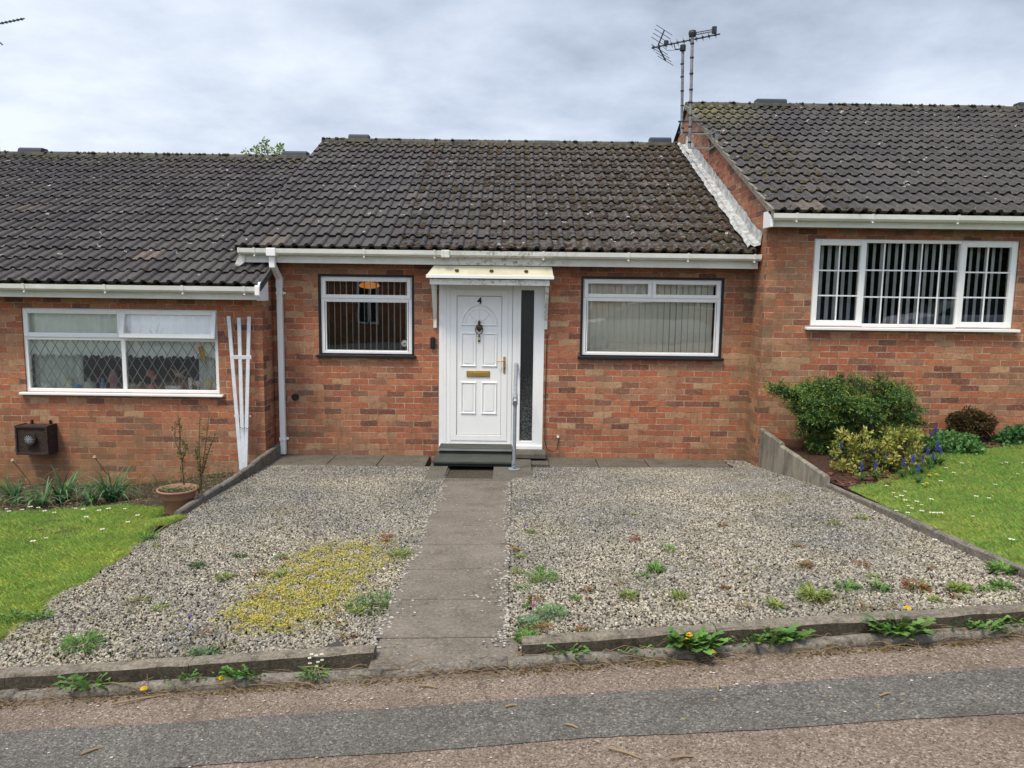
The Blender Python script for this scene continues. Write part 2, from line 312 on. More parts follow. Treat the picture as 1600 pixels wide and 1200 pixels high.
M = dict(
 brick=mat_brick(), tile=mat_tile(), upvc=mat_upvc(), fascia=mat_fascia(), glass=mat_glass(), frosted=mat_frosted(), leaf=mat_leaf('leaf'), needle=mat_leaf('needle', .65, .15), grass=mat_leaf('grass_blade', .5, .35), moss=mat_leaf('moss', .95, 0), petal=mat_leaf('petal', .6, .2),
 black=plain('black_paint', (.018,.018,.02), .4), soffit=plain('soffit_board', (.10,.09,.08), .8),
 ridge=plain('ridge_tile', (.07,.066,.05), .9, .3, 8, .5, (.13,.12,.05), .8), vent=plain('dark_vent_plastic', (.03,.04,.055), .6),
 verge=plain('verge_mortar', (.20,.18,.15), .9, .3, 12, .6, (.07,.065,.05), .8),
 lead=plain('lead_flashing', (.42,.43,.42), .6, .3, 14, .8, (.13,.12,.10), .95),
 cream=plain('cream_board', (.52,.49,.35), .5, .1, 5, 0, (.40,.36,.22), .5),
 bolt=plain('rusty_bolt', (.08,.05,.03), .7), brass=plain('brass', (.55,.38,.12), .35, .15, 20, metal=.8), bronze=plain('dull_bronze', (.09,.07,.045), .5, .3, 40, metal=.5), chrome=plain('satin_metal', (.5,.5,.48), .35, metal=.8),
 galv=plain('galvanised_steel', (.33,.37,.40), .5, .12, 25, .2, metal=.45), alu=plain('weathered_aluminium', (.22,.22,.22), .6, .3, 12, metal=.3), dark=plain('dark_metal', (.03,.035,.04), .5), rust=plain('rusty_iron', (.045,.03,.024), .85, .4, 30, .5),
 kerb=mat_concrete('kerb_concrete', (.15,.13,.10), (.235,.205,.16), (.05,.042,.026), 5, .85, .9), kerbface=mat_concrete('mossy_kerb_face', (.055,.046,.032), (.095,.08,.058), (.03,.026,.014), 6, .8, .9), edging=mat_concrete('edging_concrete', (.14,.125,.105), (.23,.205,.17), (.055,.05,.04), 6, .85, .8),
 slab=mat_concrete('path_slab', (.14,.118,.094), (.20,.172,.138), (.095,.08,.062), 1.8, .8, .5), slabd=mat_concrete('damp_slab', (.105,.095,.08), (.14,.125,.10), (.055,.055,.03), 2.5, .8),
 panel=mat_panel(),
 timber=plain('green_grey_tread', (.052,.058,.05), .7, .15, 6, .4), under=plain('dark_timber', (.02,.022,.02), .8),
 tar=mat_tarmac('red_tarmac', (.18,.135,.102), (.235,.18,.138), (.08,.057,.043), (.37,.31,.25), True), strip=mat_tarmac('grey_tarmac', (.108,.100,.088), (.145,.135,.118), (.055,.05,.044), (.26,.24,.21)), road=mat_tarmac('road_tarmac', (.06,.06,.06), (.09,.09,.09), (.03,.03,.03), (.2,.2,.2)),
 soil=plain('soil', (.055,.038,.026), .95, .4, 20, .9), mulch=plain('bark_mulch', (.075,.035,.022), .95, .5, 45, 1.0), bed=plain('gravel_bedding', (.085,.07,.048), .95, .5, 60, 1.0), turf=plain('turf_base', (.13,.16,.05), .95, .5, 14, .5), ground=plain('far_ground', (.06,.09,.03), .95, .3, 2),
 pot=plain('terracotta_plastic', (.30,.15,.11), .6, .12, 8, .2, (.20,.12,.09), .5), wood=plain('white_painted_wood', (.60,.64,.68), .6, .08, 12, .2), bark=plain('bark', (.07,.05,.035), .9, .4, 20, .8), stem=plain('brown_stem', (.11,.07,.04), .8, .3, 30),
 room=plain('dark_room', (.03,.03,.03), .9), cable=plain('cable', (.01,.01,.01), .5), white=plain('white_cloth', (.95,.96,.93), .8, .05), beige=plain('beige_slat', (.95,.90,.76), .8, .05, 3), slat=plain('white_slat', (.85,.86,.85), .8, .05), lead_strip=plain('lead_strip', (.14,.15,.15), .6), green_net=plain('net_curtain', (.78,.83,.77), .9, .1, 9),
)
def emis(name, col, k):
    m = N(name); m.b.inputs['Emission Color'].default_value = (*col, 1); m.b.inputs['Emission Strength'].default_value = k; m.color(col); return m.mat
M['lamp'] = emis('lit_glass_shade', (1, .36, .06), .32)
def gravel_mat():
    m = N('gravel_stone', .8); r = m.n.new('ShaderNodeObjectInfo').outputs['Random']; p = m.pos()
    r2 = m.math('FRACT', m.math('MULTIPLY', r, 37.3))
    c = m.ramp(r, [(0, (.05,.047,.042)), (.15, (.115,.105,.09)), (.30, (.17,.154,.12)), (.5, (.29,.262,.205)), (.74, (.41,.37,.285)), (.9, (.52,.47,.375)), (.95, (.28,.19,.13)), (1, (.72,.67,.57))])
    # drifts of greyer stone and buff stone, with grime
    big = m.noise(.9, p, 3); x, y, z = m.xyz(p)
    gf = m.math('MULTIPLY', m.step(m.math('ADD', big, m.math('MULTIPLY', y, .03)), .58, .84), .8)
    c = m.mix(gf, c, m.ramp(r2, [(0, (.04,.04,.042)), (.45, (.10,.098,.095)), (.8, (.23,.22,.205)), (1, (.52,.50,.45))]))
    c = m.mix(m.math('MULTIPLY', m.step(m.noise(60, p, 3), .5, .7), .3), c, (.12,.095,.06)); c = m.mix(m.math('MULTIPLY', m.step(m.noise(2.3, p, 5, .7), .54, .68), .38), c, (.13,.115,.05))
    m.color(c); m.bump(m.noise(160, p, 2), .3, .003); return m.mat
M['gravel'] = gravel_mat()
# ------------------------------------------------------------------ setting
def sheet(name, mat, xs, ys, f, kind='structure', jit=0):
    mb = MB(); n = len(ys)
    for x in xs:
        for y in ys: mb.v.append((x, y, f(x, y)+random.uniform(-jit, jit)))
    for i in range(len(xs)-1):
        for j in range(n-1): mb.f.append((i*n+j, (i+1)*n+j, (i+1)*n+j+1, i*n+j+1)); mb.m.append(0); mb.c.append(None)
    return tag(mb.build(name, mat, smooth=True), kind=kind)
lin = lambda a, b, n: list(np.linspace(a, b, n))
sheet('ground', M['ground'], [-600, -200, -60, -14, -4, 4, 14, 60, 200, 600], [-600, -120, -40, -20, 4, 30, 120, 600], lambda x, y: -.75+.075*max(-14, min(14, x)))
sheet('pavement', M['tar'], lin(-14, 14, 57), [-1.6, 0, 2, 2.5, 3, 3.3, 3.5, 3.7], pz)
sheet('tarmac_strip', M['strip'], lin(-14, 14, 561), [2.895, 3.0, 3.12, 3.2, 3.235], lambda x, y: pz(x, y)+.004)
# slightly ragged strip edge
o = bpy.data.objects['tarmac_strip']
for v in o.data.vertices:
    if v.co.y > 3.23 or v.co.y < 2.9: v.co.y += .006*math.sin(v.co.x*5.1)+.006*math.sin(v.co.x*2.3+1)+random.uniform(-.003, .003)
def roadz(x, y): k = interp(y, [-5, -1.75], [.03, .083]); return CAMZ-1.845-.12+k*x
sheet('road', M['road'], lin(-18, 24, 22), [-9.5, -5, -4, -3, -1.75], roadz)
tag(MB().prism([(-1.75, -.12), (-1.6, -.12), (-1.6, .003), (-1.75, .003)], -14, 14).build('road_kerb', M['kerb']), kind='structure')
for v in bpy.data.objects['road_kerb'].data.vertices: v.co.z += pz(v.co.x, 0)
sheet('soil_bed', M['soil'], lin(-12, -2.88, 40), lin(6.0, 9.2, 24), lambda x, y: lz(x, y)+.02*math.sin(x*9+y*7)*math.sin(y*11), jit=.012)
sheet('lawn_soil', M['turf'], lin(-12, -2.86, 30), lin(3.66, 7.1, 20), lambda x, y: lz(x, y)+.004)
def rbed(x): return interp(x, [3.0, 3.4, 3.9, 4.6, 5.1, 6, 12], [6.75, 7.0, 7.55, 8.2, 8.55, 8.75, 8.9])
sheet('bark_mulch_bed', M['mulch'], lin(3.04, 12, 60), lin(6.4, 9.1, 30), lambda x, y: rz(x, y)-.012 if y < rbed(x) else rz(x, y)+.01, jit=.012)
sheet('lawn_ground', M['turf'], lin(3.06, 12, 40), lin(0, 1, 24), lambda x, y: 0)
for v in bpy.data.objects['lawn_ground'].data.vertices:
    v.co.y = 3.66+v.co.y*(rbed(v.co.x)-3.66); v.co.z = rz(v.co.x, v.co.y)+.004
gsurf = sheet('gravel_bedding', M['bed'], lin(-2.92, 3.02, 50), lin(3.62, 9.0, 46), lambda x, y: gz(x, y)-.018)
# path slabs
mb = MB(); ys = [3.52, 3.88, 4.46, 5.05, 5.65, 6.20, 6.70, 7.27, 8.05]
for i in range(len(ys)-1):
    a, b = ys[i]+.006, ys[i+1]-.006
    x0, x1 = -.715+random.uniform(-.006, .006), .0+random.uniform(-.006, .006)
    if i == 0: x1 = .05; x0 = -.68
    zt = lambda x, y: gz(min(x, 0), y)+.012+random.uniform(0, .003)
    za, zb = [CAMZ-interp(y, YS, GH[0.0])+.014 for y in (a, b)]
    dx = .03 if i == 0 else .03
    mb.add([(x0, a, za-dx*.6), (x1, a, za), (x1, b, zb), (x0, b, zb-dx*.6), (x0, a, za-.1), (x1, a, za-.1), (x1, b, zb-.1), (x0, b, zb-.1)],
           [(0,1,2,3),(0,4,5,1),(1,5,6,2),(2,6,7,3),(3,7,4,0)])
tag(mb.build('path', M['slab'], bevel=.006), kind='structure')
# low paving apron along the wall and landing slab
mb = MB()
for x0, x1 in ((-2.9, -2.2), (-2.19, -1.6), (-1.59, -1.02), (.46, 1.05), (1.06, 1.66), (1.67, 2.27), (2.28, 2.66)):
    mb.box(x0, x1, 8.93+random.uniform(-.02, .02), 9.53, -.12, .005+random.uniform(0, .012))
tag(mb.build('paving_strip', M['slabd'], bevel=.008), kind='structure')
mb = MB(); mb.box(-.94, -.73, 8.06, 9.50, -.1, .052); mb.box(-.73, -.2, 8.06, 8.24, -.1, .05); mb.box(-.2, .24, 8.06, 9.2, -.1, .054); mb.box(-.73, -.2, 8.24, 9.5, -.12, -.02)
tag(mb.build('landing_slab', M['slabd'], bevel=.006), kind='structure')
# ------------------------------------------------------------------ gravel: geometry-node pebbles
def scatter(name, surf_obj, mat, density, smin, smax, seed=0, lift=0.0):
    o = surf_obj; ng = bpy.data.node_groups.new(name, 'GeometryNodeTree')
    ng.interface.new_socket('Geometry', in_out='INPUT', socket_type='NodeSocketGeometry'); ng.interface.new_socket('Geometry', in_out='OUTPUT', socket_type='NodeSocketGeometry')
    n = ng.nodes; l = ng.links
    gi = n.new('NodeGroupInput'); go = n.new('NodeGroupOutput')
    d = n.new('GeometryNodeDistributePointsOnFaces'); d.inputs['Density'].default_value = density; d.inputs['Seed'].default_value = seed
    l.new(gi.outputs[0], d.inputs[0])
    ico = n.new('GeometryNodeMeshIcoSphere'); ico.inputs['Radius'].default_value = 1; ico.inputs['Subdivisions'].default_value = 2
    nz = n.new('ShaderNodeTexNoise'); nz.inputs['Scale'].default_value = 1.1; nz.inputs['Detail'].default_value = 1
    sp = n.new('GeometryNodeSetPosition'); l.new(ico.outputs['Mesh'], sp.inputs[0])
    vm = n.new('ShaderNodeVectorMath'); vm.operation = 'SUBTRACT'; vm.inputs[1].default_value = (.5, .5, .5); l.new(nz.outputs['Color'], vm.inputs[0])
    vs = n.new('ShaderNodeVectorMath'); vs.operation = 'SCALE'; vs.inputs['Scale'].default_value = 1.3; l.new(vm.outputs[0], vs.inputs[0]); l.new(vs.outputs[0], sp.inputs['Offset'])
    sm = n.new('GeometryNodeSetMaterial'); sm.inputs['Material'].default_value = mat; l.new(sp.outputs[0], sm.inputs[0])
    ss = n.new('GeometryNodeSetShadeSmooth'); ss.inputs['Shade Smooth'].default_value = False; l.new(sm.outputs[0], ss.inputs[0])
    ii = n.new('GeometryNodeInstanceOnPoints'); l.new(d.outputs['Points'], ii.inputs['Points']); l.new(ss.outputs[0], ii.inputs['Instance'])
    rr = n.new('FunctionNodeRandomValue'); rr.data_type = 'FLOAT_VECTOR'; rr.inputs[0].default_value = (-.8, -.8, 0); rr.inputs[1].default_value = (.8, .8, 6.28); l.new(rr.outputs[0], ii.inputs['Rotation'])
    sc = n.new('FunctionNodeRandomValue'); sc.data_type = 'FLOAT_VECTOR'; sc.inputs[0].default_value = (smin, smin*.7, smin*.5); sc.inputs[1].default_value = (smax, smax*.75, smax*.55); sc.inputs['Seed'].default_value = 5; l.new(sc.outputs[0], ii.inputs['Scale'])
    l.new(ii.outputs[0], go.inputs[0])
    md = o.modifiers.new('scatter', 'NODES'); md.node_group = ng
    return o
def gravel_area(name, rects, density, smin, smax, seed, dz, label_kind='stuff'):
    mb = MB()
    for x0, x1, y0, y1 in rects:
        nx = max(1, int((x1-x0)/.15)); ny = max(1, int((y1-y0)/.15))
        for i in range(nx):
            for j in range(ny):
                xa, xb = x0+(x1-x0)*i/nx, x0+(x1-x0)*(i+1)/nx; ya, yb = y0+(y1-y0)*j/ny, y0+(y1-y0)*(j+1)/ny
                mb.quad(*[(x, y, gz(x, y)+dz) for x, y in ((xa, ya), (xb, ya), (xb, yb), (xa, yb))])
    o = mb.build(name, M['gravel']); tag(o, 'mixed buff and grey stone chippings covering the front garden on both sides of the path', 'gravel', kind='stuff')
    return scatter(name, o, M['gravel'], density, smin, smax, seed)
rects = [(-2.9, -.72, 3.70, 8.93), (.0, 3.0, 3.72, 8.93), (-2.9, -2.2, 8.9, 9.0), (2.66, 2.95, 8.9, 9.5)]
gravel_area('gravel', rects, 7200, .0055, .0135, 1, -.005)
# loose stones that have crept over the path edges
mb = MB()
for i in range(1000):
    e = random.random()
    y = 3.75+4.2*random.random()**1.3; cl_ = .5+.5*math.sin(y*7.3+(2 if e < .45 else 0))*math.sin(y*3.1+1); w = abs(random.gauss(0, .012+.075*cl_**2*(1.2 if y < 5.4 else .6)))
    x = (-.72+w if e < .45 else -.0-w*1.25)
    s = random.uniform(.005, .012); z = CAMZ-interp(y, YS, GH[0.0])+.014+s*.35-(.02*max(0, -x/.72))
    vs = []
    for k in range(3):
        for q in range(5):
            t = 6.28*q/5+k*.5; rr_ = s*(.55, 1, .6)[k]*random.uniform(.75, 1.1); vs.append((x+rr_*math.cos(t), y+rr_*.8*math.sin(t), z+s*(-.4, .05, .42)[k]))
    g = random.choice([(.42,.38,.32), (.34,.31,.27), (.2,.19,.18), (.5,.45,.38), (.12,.12,.12)])
    fs = [(k*5+q, k*5+(q+1)%5, k*5+5+(q+1)%5, k*5+5+q) for k in range(2) for q in range(5)]+[(10, 11, 12, 13, 14)]
    mb.add(vs, fs, 0, g)
stonem = mat_leaf('loose_stone', .85, 0)
tag(mb.build('loose_gravel', stonem), 'loose stone chippings strayed onto the edges of the concrete path', 'gravel', kind='stuff')
# ------------------------------------------------------------------ houses
def wall_rects(mb, x0, x1, z0, z1, y, holes, depth=.10, mi=0):
    xs = sorted({x0, x1, *[h[0] for h in holes], *[h[1] for h in holes]}); zs = sorted({z0, z1, *[h[2] for h in holes], *[h[3] for h in holes]})
    for i in range(len(xs)-1):
        for j in range(len(zs)-1):
            cx, cz = (xs[i]+xs[i+1])/2, (zs[j]+zs[j+1])/2
            if any(h[0] < cx < h[1] and h[2] < cz < h[3] for h in holes): continue
            mb.quad((xs[i], y, zs[j]), (xs[i+1], y, zs[j]), (xs[i+1], y, zs[j+1]), (xs[i], y, zs[j+1]), mi=mi)
    for a, b, c, d in holes:
        mb.quad((a, y, c), (a, y, d), (a, y+depth, d), (a, y+depth, c), mi=mi); mb.quad((b, y, c), (b, y+depth, c), (b, y+depth, d), (b, y, d), mi=mi)
        mb.quad((a, y, d), (b, y, d), (b, y+depth, d), (a, y+depth, d), mi=mi); mb.quad((a, y, c), (a, y+depth, c), (b, y+depth, c), (b, y, c), mi=mi)
RY = 13.6
def tiles(x0, x1, ye, ze, zr, parent, moss, seed):
    """interlocking roll tiles: front slope"""
    L = math.hypot(RY-ye, zr-ze); n = round(L/.335); g = L/n
    dy, dz = (RY-ye)/L, (zr-ze)/L; nx_, nz_ = -dz, dy      # normal (y,z)
    prof = [(0, 0), (.47, 0), (.53, .010), (.60, .024), (.70, .031), (.80, .031), (.90, .024), (.97, .010)]
    P = .15; us = []
    k = 0
    while x0+k*P < x1:
        for u, h in prof:
            if x0+(k+u)*P < x1: us.append((x0+(k+u)*P, h, k+u))
        k += 1
    us.append((x1, 0, k)); U = len(us); V = []; F = []; UV = []
    rs = np.random.default_rng(seed)
    for j in range(n):
        jt = rs.uniform(-.0035, .0035, k+2); js = rs.uniform(-.006, .006, k+2)
        base = len(V)
        for row, (s, lift) in enumerate(((j*g+.03, .0), (j*g-.0, .031), ((j+1)*g+.03, .002))):
            for x, h, u in us:
                kk = int(u/2); s2 = s+(js[kk] if row < 2 else 0); l2 = lift+h+(jt[kk] if row else -.012)
                V.append((x, ye+dy*s2+nx_*l2, ze+dz*s2+nz_*l2-(0)))
        for row in range(2):
            for i in range(U-1):
                a = base+row*U+i; F.append((a, a+1, a+U+1, a+U)); 
                v0, v1 = (j+.02, j+.05) if row == 0 else (j+.05, j+.98)
                uu, uv_ = us[i][2]+.001, us[i+1][2]-.001
                UV += [(uu, v0), (uv_, v0), (uv_, v1), (uu, v1)]
    me = bpy.data.meshes.new('roof'); me.from_pydata(V, [], F); me.materials.append(M['tile'])
    ul = me.uv_layers.new(name='UVMap'); ul.data.foreach_set('uv', [c for p in UV for c in p]); me.update()
    o = bpy.data.objects.new('roof', me); C.objects.link(o); o.parent = parent; o.matrix_parent_inverse = Matrix.Translation(parent.location).inverted()
    # rear slope and underside
    mb = MB(); mb.add([(x0, RY, zr), (x1, RY, zr), (x1, 2*RY-ye, ze), (x0, 2*RY-ye, ze)], [(0,1,2,3)]); mb.add([(x0, ye+.03, ze-.03), (x1, ye+.03, ze-.03), (x1, RY, zr-.03), (x0, RY, zr-.03)], [(0,1,2,3)])
    mb.build('rear_slope', M['tile'], o)
    # moss cushions on the tiles
    mb = MB(); cnt = 0
    for (mx0, mx1, s0, s1, num, big, pal) in moss:
        for i in range(num):
            x = mx1-(mx1-mx0)*rs.random()**(2.0 if num > 5000 else 1.0); j = int(rs.uniform(s0, s1)*n); j = min(n-1, j)
            s = (j+(rs.uniform(.0, .45) if rs.random() < .7 else rs.uniform(0, 1)))*g
            u = ((x-x0)/P) % 1
            if u > .5 and rs.random() < .6: x -= .06; u = ((x-x0)/P) % 1
            h = float(np.interp(u, [p[0] for p in prof]+[1], [p[1] for p in prof]+[0]))+.026*(1-((s/g) % 1))
            r = big*rs.uniform(.35, 1.15); c = pal[int(rs.integers(len(pal)))]; c = tuple(q*rs.uniform(.7, 1.25) for q in c)
            ctr = (x, ye+dy*s+nx_*h, ze+dz*s+nz_*h); nn = 7; vs = [(ctr[0], ctr[1]+nx_*r*.36, ctr[2]+nz_*r*.36)]; fs = []
            for ring, (q, hh) in enumerate(((.6, .28), (1, -.12))):
                for t in range(nn):
                    an = 6.283*t/nn; rr_ = r*q*rs.uniform(.7, 1.25); ax = rr_*math.cos(an)*1.15; as_ = rr_*math.sin(an); vs.append((ctr[0]+ax, ctr[1]+dy*as_+nx_*hh*r, ctr[2]+dz*as_+nz_*hh*r))
            for t in range(nn): fs.append((0, 1+t, 1+(t+1)%nn)); fs.append((1+t, 8+t, 8+(t+1)%nn, 1+(t+1)%nn))
            mb.add(vs, fs, 0, c); cnt += 1
    if cnt: tag(mb.build('moss', M['moss'], o), kind='stuff')
    # ridge
    mb = MB(); x = x0
    while x < x1-.02:
        w = min(.45, x1-x); pts = [(RY+.125*math.cos(t), zr-.045+.105*math.sin(t)) for t in np.linspace(math.pi, 0, 9)]
        jz = random.uniform(-.006, .006); mb.prism([(p[0], p[1]+jz) for p in pts], x+.003, x+w-.003); x += w
    for i in range(int((x1-x0)*14)):
        xx = random.uniform(x0, x1); mb.lathe([(random.uniform(.02, .045), 0), (.012, .02), (0, .026)], (xx, RY-.06+random.uniform(-.05, .03), zr+.035), 6)
    rd = mb.build('ridge_tiles', M['ridge'], o)
    return o
def ridge_vent(x, zr, w, roofo, h=.035):
    mb = MB(); mb.prism([(RY-.15, zr-.02), (RY-.12, zr+.05+h), (RY-.08, zr+.075+h), (RY+.08, zr+.075+h), (RY+.15, zr-.02)], x-w/2, x+w/2)
    mb.prism([(RY-.17, zr-.03), (RY-.15, zr+.03), (RY+.15, zr+.03), (RY+.17, zr-.03)], x-w/2-.06, x+w/2+.06, 1)
    mb.build('ridge_vent', [M['vent'], M['ridge']], roofo, bevel=.01)
def gutter(name, x0, x1, yf, zt, parent, brackets, ends=(1, 1)):
    p = []; w = .105; h = .072
    out = [(yf, zt), (yf+.006, zt-.05), (yf+.03, zt-h), (yf+.075, zt-h), (yf+w, zt-.05), (yf+w, zt)]
    inn = [(yf+w-.006, zt), (yf+w-.008, zt-.045), (yf+.07, zt-h+.008), (yf+.035, zt-h+.008), (yf+.012, zt-.047), (yf+.007, zt-.004)]
    g = MB().prism(out+inn, x0, x1).build(name, M['fascia'], parent)
    for e, x in ((ends[0], x0), (ends[1], x1)):
        if e: MB().prism([(q[0]+(-.003 if q[0] < yf+.05 else .003), q[1]+(.004 if q[1] > zt-.03 else -.003)) for q in out], x-.008, x+.012).build('stop_end', M['fascia'], g)
    for x in brackets:
        MB().prism([(yf-.007, zt+.006), (yf+.0, zt-.053), (yf+.027, zt-h-.008), (yf+.1, zt-h-.008), (yf+.1, zt-h-.002), (yf+.03, zt-h-.002), (yf+.004, zt-.05), (yf-.001, zt+.0)], x-.014, x+.014).box(x-.009, x+.009, yf+.008, yf+.022, zt-h-.022, zt-h-.007).build('gutter_bracket', M['fascia'], g)
    return g
def glass_pane(x0, x1, z0, z1, y, parent, name='pane', mat=None, M4=None):
    vs = [(x0, y, z0), (x1, y, z0), (x1, y, z1), (x0, y, z1)]
    if M4: vs = [tuple(M4 @ Vector(v)) for v in vs]
    return MB().add(vs, [(0,1,2,3)]).build(name, mat or M['glass'], parent)
def frame_rect(mb, x0, x1, z0, z1, y0, y1, w, M4=None):
    for b in ((x0, x0+w, y0, y1, z0, z1), (x1-w, x1, y0, y1, z0, z1), (x0+w, x1-w, y0, y1, z1-w, z1), (x0+w, x1-w, y0, y1, z0, z0+w)): mb.box(*b, M=M4)
def window(parent, x0, x1, z0, z1, y, split, top, bottom, sillmat, label, sill=(.05, .035), surround=True, bars=None, name='window'):
    """frame outer rect; split = z of the transom (None for side casements); top/bottom lists of (xa,xb,kind)"""
    yf = y+.02; mb = MB(); frame_rect(mb, x0, x1, z0, z1, yf, yf+.06, .042)
    w = mb.build(name, M['upvc'], parent, bevel=.004); w['label'] = label
    if surround:
        sb = MB(); s = .028; frame_rect(sb, x0-s, x1+s, z0-s*.4, z1+s, y-.002, y+.078, s-.001); sb.build('painted_reveal', M['black'], w)
    MB().box(x0-.055, x1+.055, y-sill[0], y+.06, z0-sill[1], z0-.002).build('sill', sillmat, w, bevel=.006)
    return w
HOLES = {}
# ---- middle house
my, ry_, ly = 9.53, 9.07, 9.12
house = thing('bungalow', (0, 9.53, 0), 'middle red brick bungalow with white front door numbered 4 and dark tiled roof', 'house')
WL = (-2.366, -1.245, 1.275, 2.232); WR = (.862, 2.557, 1.295, 2.245)
holes = [(WL[0]-.03, WL[1]+.03, WL[2]-.012, WL[3]+.03), (WR[0]-.03, WR[1]+.03, WR[2]-.012, WR[3]+.03), (-.915, .392, .10, 2.22)]
mb = MB(); wall_rects(mb, -2.955, 2.93, -.3, 2.5, my, holes, .11)
mb.quad((-2.955, 17.6, -.3), (2.93, 17.6, -.3), (2.93, 17.6, 2.5), (-2.955, 17.6, 2.5))
mb.add([(-2.957, my, 1.9), (-2.957, 17.6, 1.9), (-2.957, 17.6, 2.45), (-2.957, RY, 4.5), (-2.957, my, 2.6)], [(0,1,2,3,4)])
mb.build('wall', M['brick'], house)
roof = tiles(-3.29, 2.86, 9.2, 2.555, 4.565, house,
    [(-3.2, 2.8, .0, 1, 1700, .014, [(.035,.028,.014), (.025,.02,.014), (.05,.038,.02)]), (-1.4, 2.78, 0, .97, 8200, .033, [(.034,.024,.014), (.045,.03,.018), (.026,.02,.012), (.05,.035,.018)]), (-.6, .9, 0, .95, 1300, .020, [(.034,.026,.014), (.045,.032,.016)]), (-3.2, 2.8, .9, 1, 700, .03, [(.06,.055,.02), (.04,.035,.02), (.11,.075,.02)])], 11)
ridge_vent(-2.66, 4.565, .34, roof); ridge_vent(2.47, 4.565, .36, roof, .05)
# left verge
mb = MB(); mb.add([(-3.31, 9.2, 2.50), (-3.285, 9.2, 2.50), (-3.285, RY, 4.51), (-3.31, RY, 4.51), (-3.31, 9.2, 2.555), (-3.285, 9.2, 2.555), (-3.285, RY, 4.565), (-3.31, RY, 4.565)], [(0,1,2,3),(4,7,6,5),(0,4,5,1),(3,7,4,0),(1,5,6,2)]); mb.build('verge', M['tile'], roof)
mb = MB(); mb.box(-3.19, 2.905, 9.275, 9.295, 2.383, 2.535); mb.box(-.02, .0, 9.27, 9.276, 2.379, 2.54)
fa = mb.build('fascia', M['fascia'], house)
mb = MB(); mb.add([(-3.19, 9.26, 2.535), (-3.19, 9.26, 2.385), (-3.19, 9.02, 2.29), (-3.19, 9.02, 2.33), (-3.19, 9.12, 2.44), (-3.21, 9.26, 2.535), (-3.21, 9.26, 2.385), (-3.21, 9.02, 2.29), (-3.21, 9.02, 2.33), (-3.21, 9.12, 2.44)], [(0,1,2,3,4),(9,8,7,6,5),(0,4,9,5),(4,3,8,9),(3,2,7,8),(2,1,6,7),(1,0,5,6)])
mb.v = [(-3.19-(9.26-v[1])*.55+(v[0]+3.19)*0, 9.275+(v[0]+3.19)*.9-.0, v[2]) for v in mb.v]
mb.build('bargeboard_end', M['fascia'], house)
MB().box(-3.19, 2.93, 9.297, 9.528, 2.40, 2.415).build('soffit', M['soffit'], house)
gutter('gutter', -3.235, 2.90, 9.165, 2.545, house, [-3.05, -1.76, -.95+.02, .0+.35, 1.35, 2.05, 2.83])
for x in (-.80,): MB().box(x-.05, x+.05, 9.157, 9.272, 2.462, 2.552).build('gutter_joint', M['fascia'], house, bevel=.008)
# downpipe
mb = MB(); X = -2.85
mb.box(X-.055, X+.055, 9.155, 9.275, 2.455, 2.55); mb.box(X-.034, X+.034, 9.19, 9.258, 2.32, 2.455)
mb.bar((X, 9.224, 2.345), (X, 9.475, 2.20), .066, .066, up=(1, 0, 0)); mb.box(X-.038, X+.038, 9.437, 9.513, 2.08, 2.215)
mb.box(X-.033, X+.033, 9.442, 9.508, .02, 2.09)
for z in (2.02, .21): mb.box(X-.04, X+.04, 9.435, 9.53, z-.02, z+.02); mb.box(X-.06, X+.06, 9.50, 9.529, z-.012, z+.012)
mb.build('downpipe', M['upvc'], house, bevel=.006)
# lead flashing up the neighbour's gable
mb = MB(); n = 110
L0 = np.linspace(0, 1, n+1)
for i in range(n):
    def pt(t, off, up, j=0): 
        y = 9.22+(RY-.1-9.22)*t; z = 2.60+(4.565-2.58-.05)*t; return (off+.007*math.sin(t*35+off*9)+.005*math.sin(t*131), y, z+up+.008*math.sin(t*41+off*20)+.004*math.sin(t*97))
    a, b = L0[i], L0[i+1]-.0
    prof = [(2.755, .035), (2.785, .07), (2.83, .04), (2.90, .055), (2.912, .19)]
    for (xa, ua), (xb, ub) in zip(prof, prof[1:]): mb.quad(pt(a, xa, ua), pt(a, xb, ub, 0), pt(b, xb, ub), pt(b, xa, ua))
mb.build('lead_flashing', M['lead'], house)
# windows of the middle house
def stdwin(parent, W, y, split, tops, bots, sill, label, surround=True, sd=(.05, .035)):
    w = window(parent, *W, y, split, None, None, sill, label, sd, surround)
    x0, x1, z0, z1 = W; yf = y+.02; fw = .042
    MB().box(x0+fw, x1-fw, yf+.002, yf+.058, split-.02, split+.02).build('transom', M['upvc'], w, bevel=.003)
    for a, b in tops:
        mb = MB(); frame_rect(mb, a+.002, b-.002, split+.012, z1-.012, yf-.012, yf+.04, .046); s = mb.build('sash', M['upvc'], w, bevel=.006)
        glass_pane(a+.045, b-.045, split+.055, z1-.055, yf+.015, s)
    for i, (a, b) in enumerate(bots):
        glass_pane(a, b, z0+.04, split-.018, yf+.02, w)
        if i: MB().box(a-.045, a, yf+.003, yf+.057, z0+fw, split-.02).build('mullion', M['upvc'], w, bevel=.003)
        mb = MB(); frame_rect(mb, a-.001, b+.001, z0+.04, split-.019, yf+.005, yf+.03, .014); mb.build('glazing_bead', M['upvc'], w, bevel=.003)
    if len(tops) > 1:
        for (a, b), (c, d) in zip(tops, tops[1:]): MB().box(b-.012, c+.012, yf+.003, yf+.057, split+.018, z1-fw).build('mullion', M['upvc'], w)
    return w
w1 = stdwin(house, WL, my, 1.955, [(WL[0]+.012, WL[1]-.012)], [(WL[0]+.05, WL[1]-.05)], M['black'], 'window left of the door with black surround')
w2 = stdwin(house, WR, my, 2.005, [(WR[0]+.012, 1.705), (1.705, WR[1]-.012)], [(WR[0]+.05, WR[1]-.05)], M['black'], 'wide window right of the door with black surround')
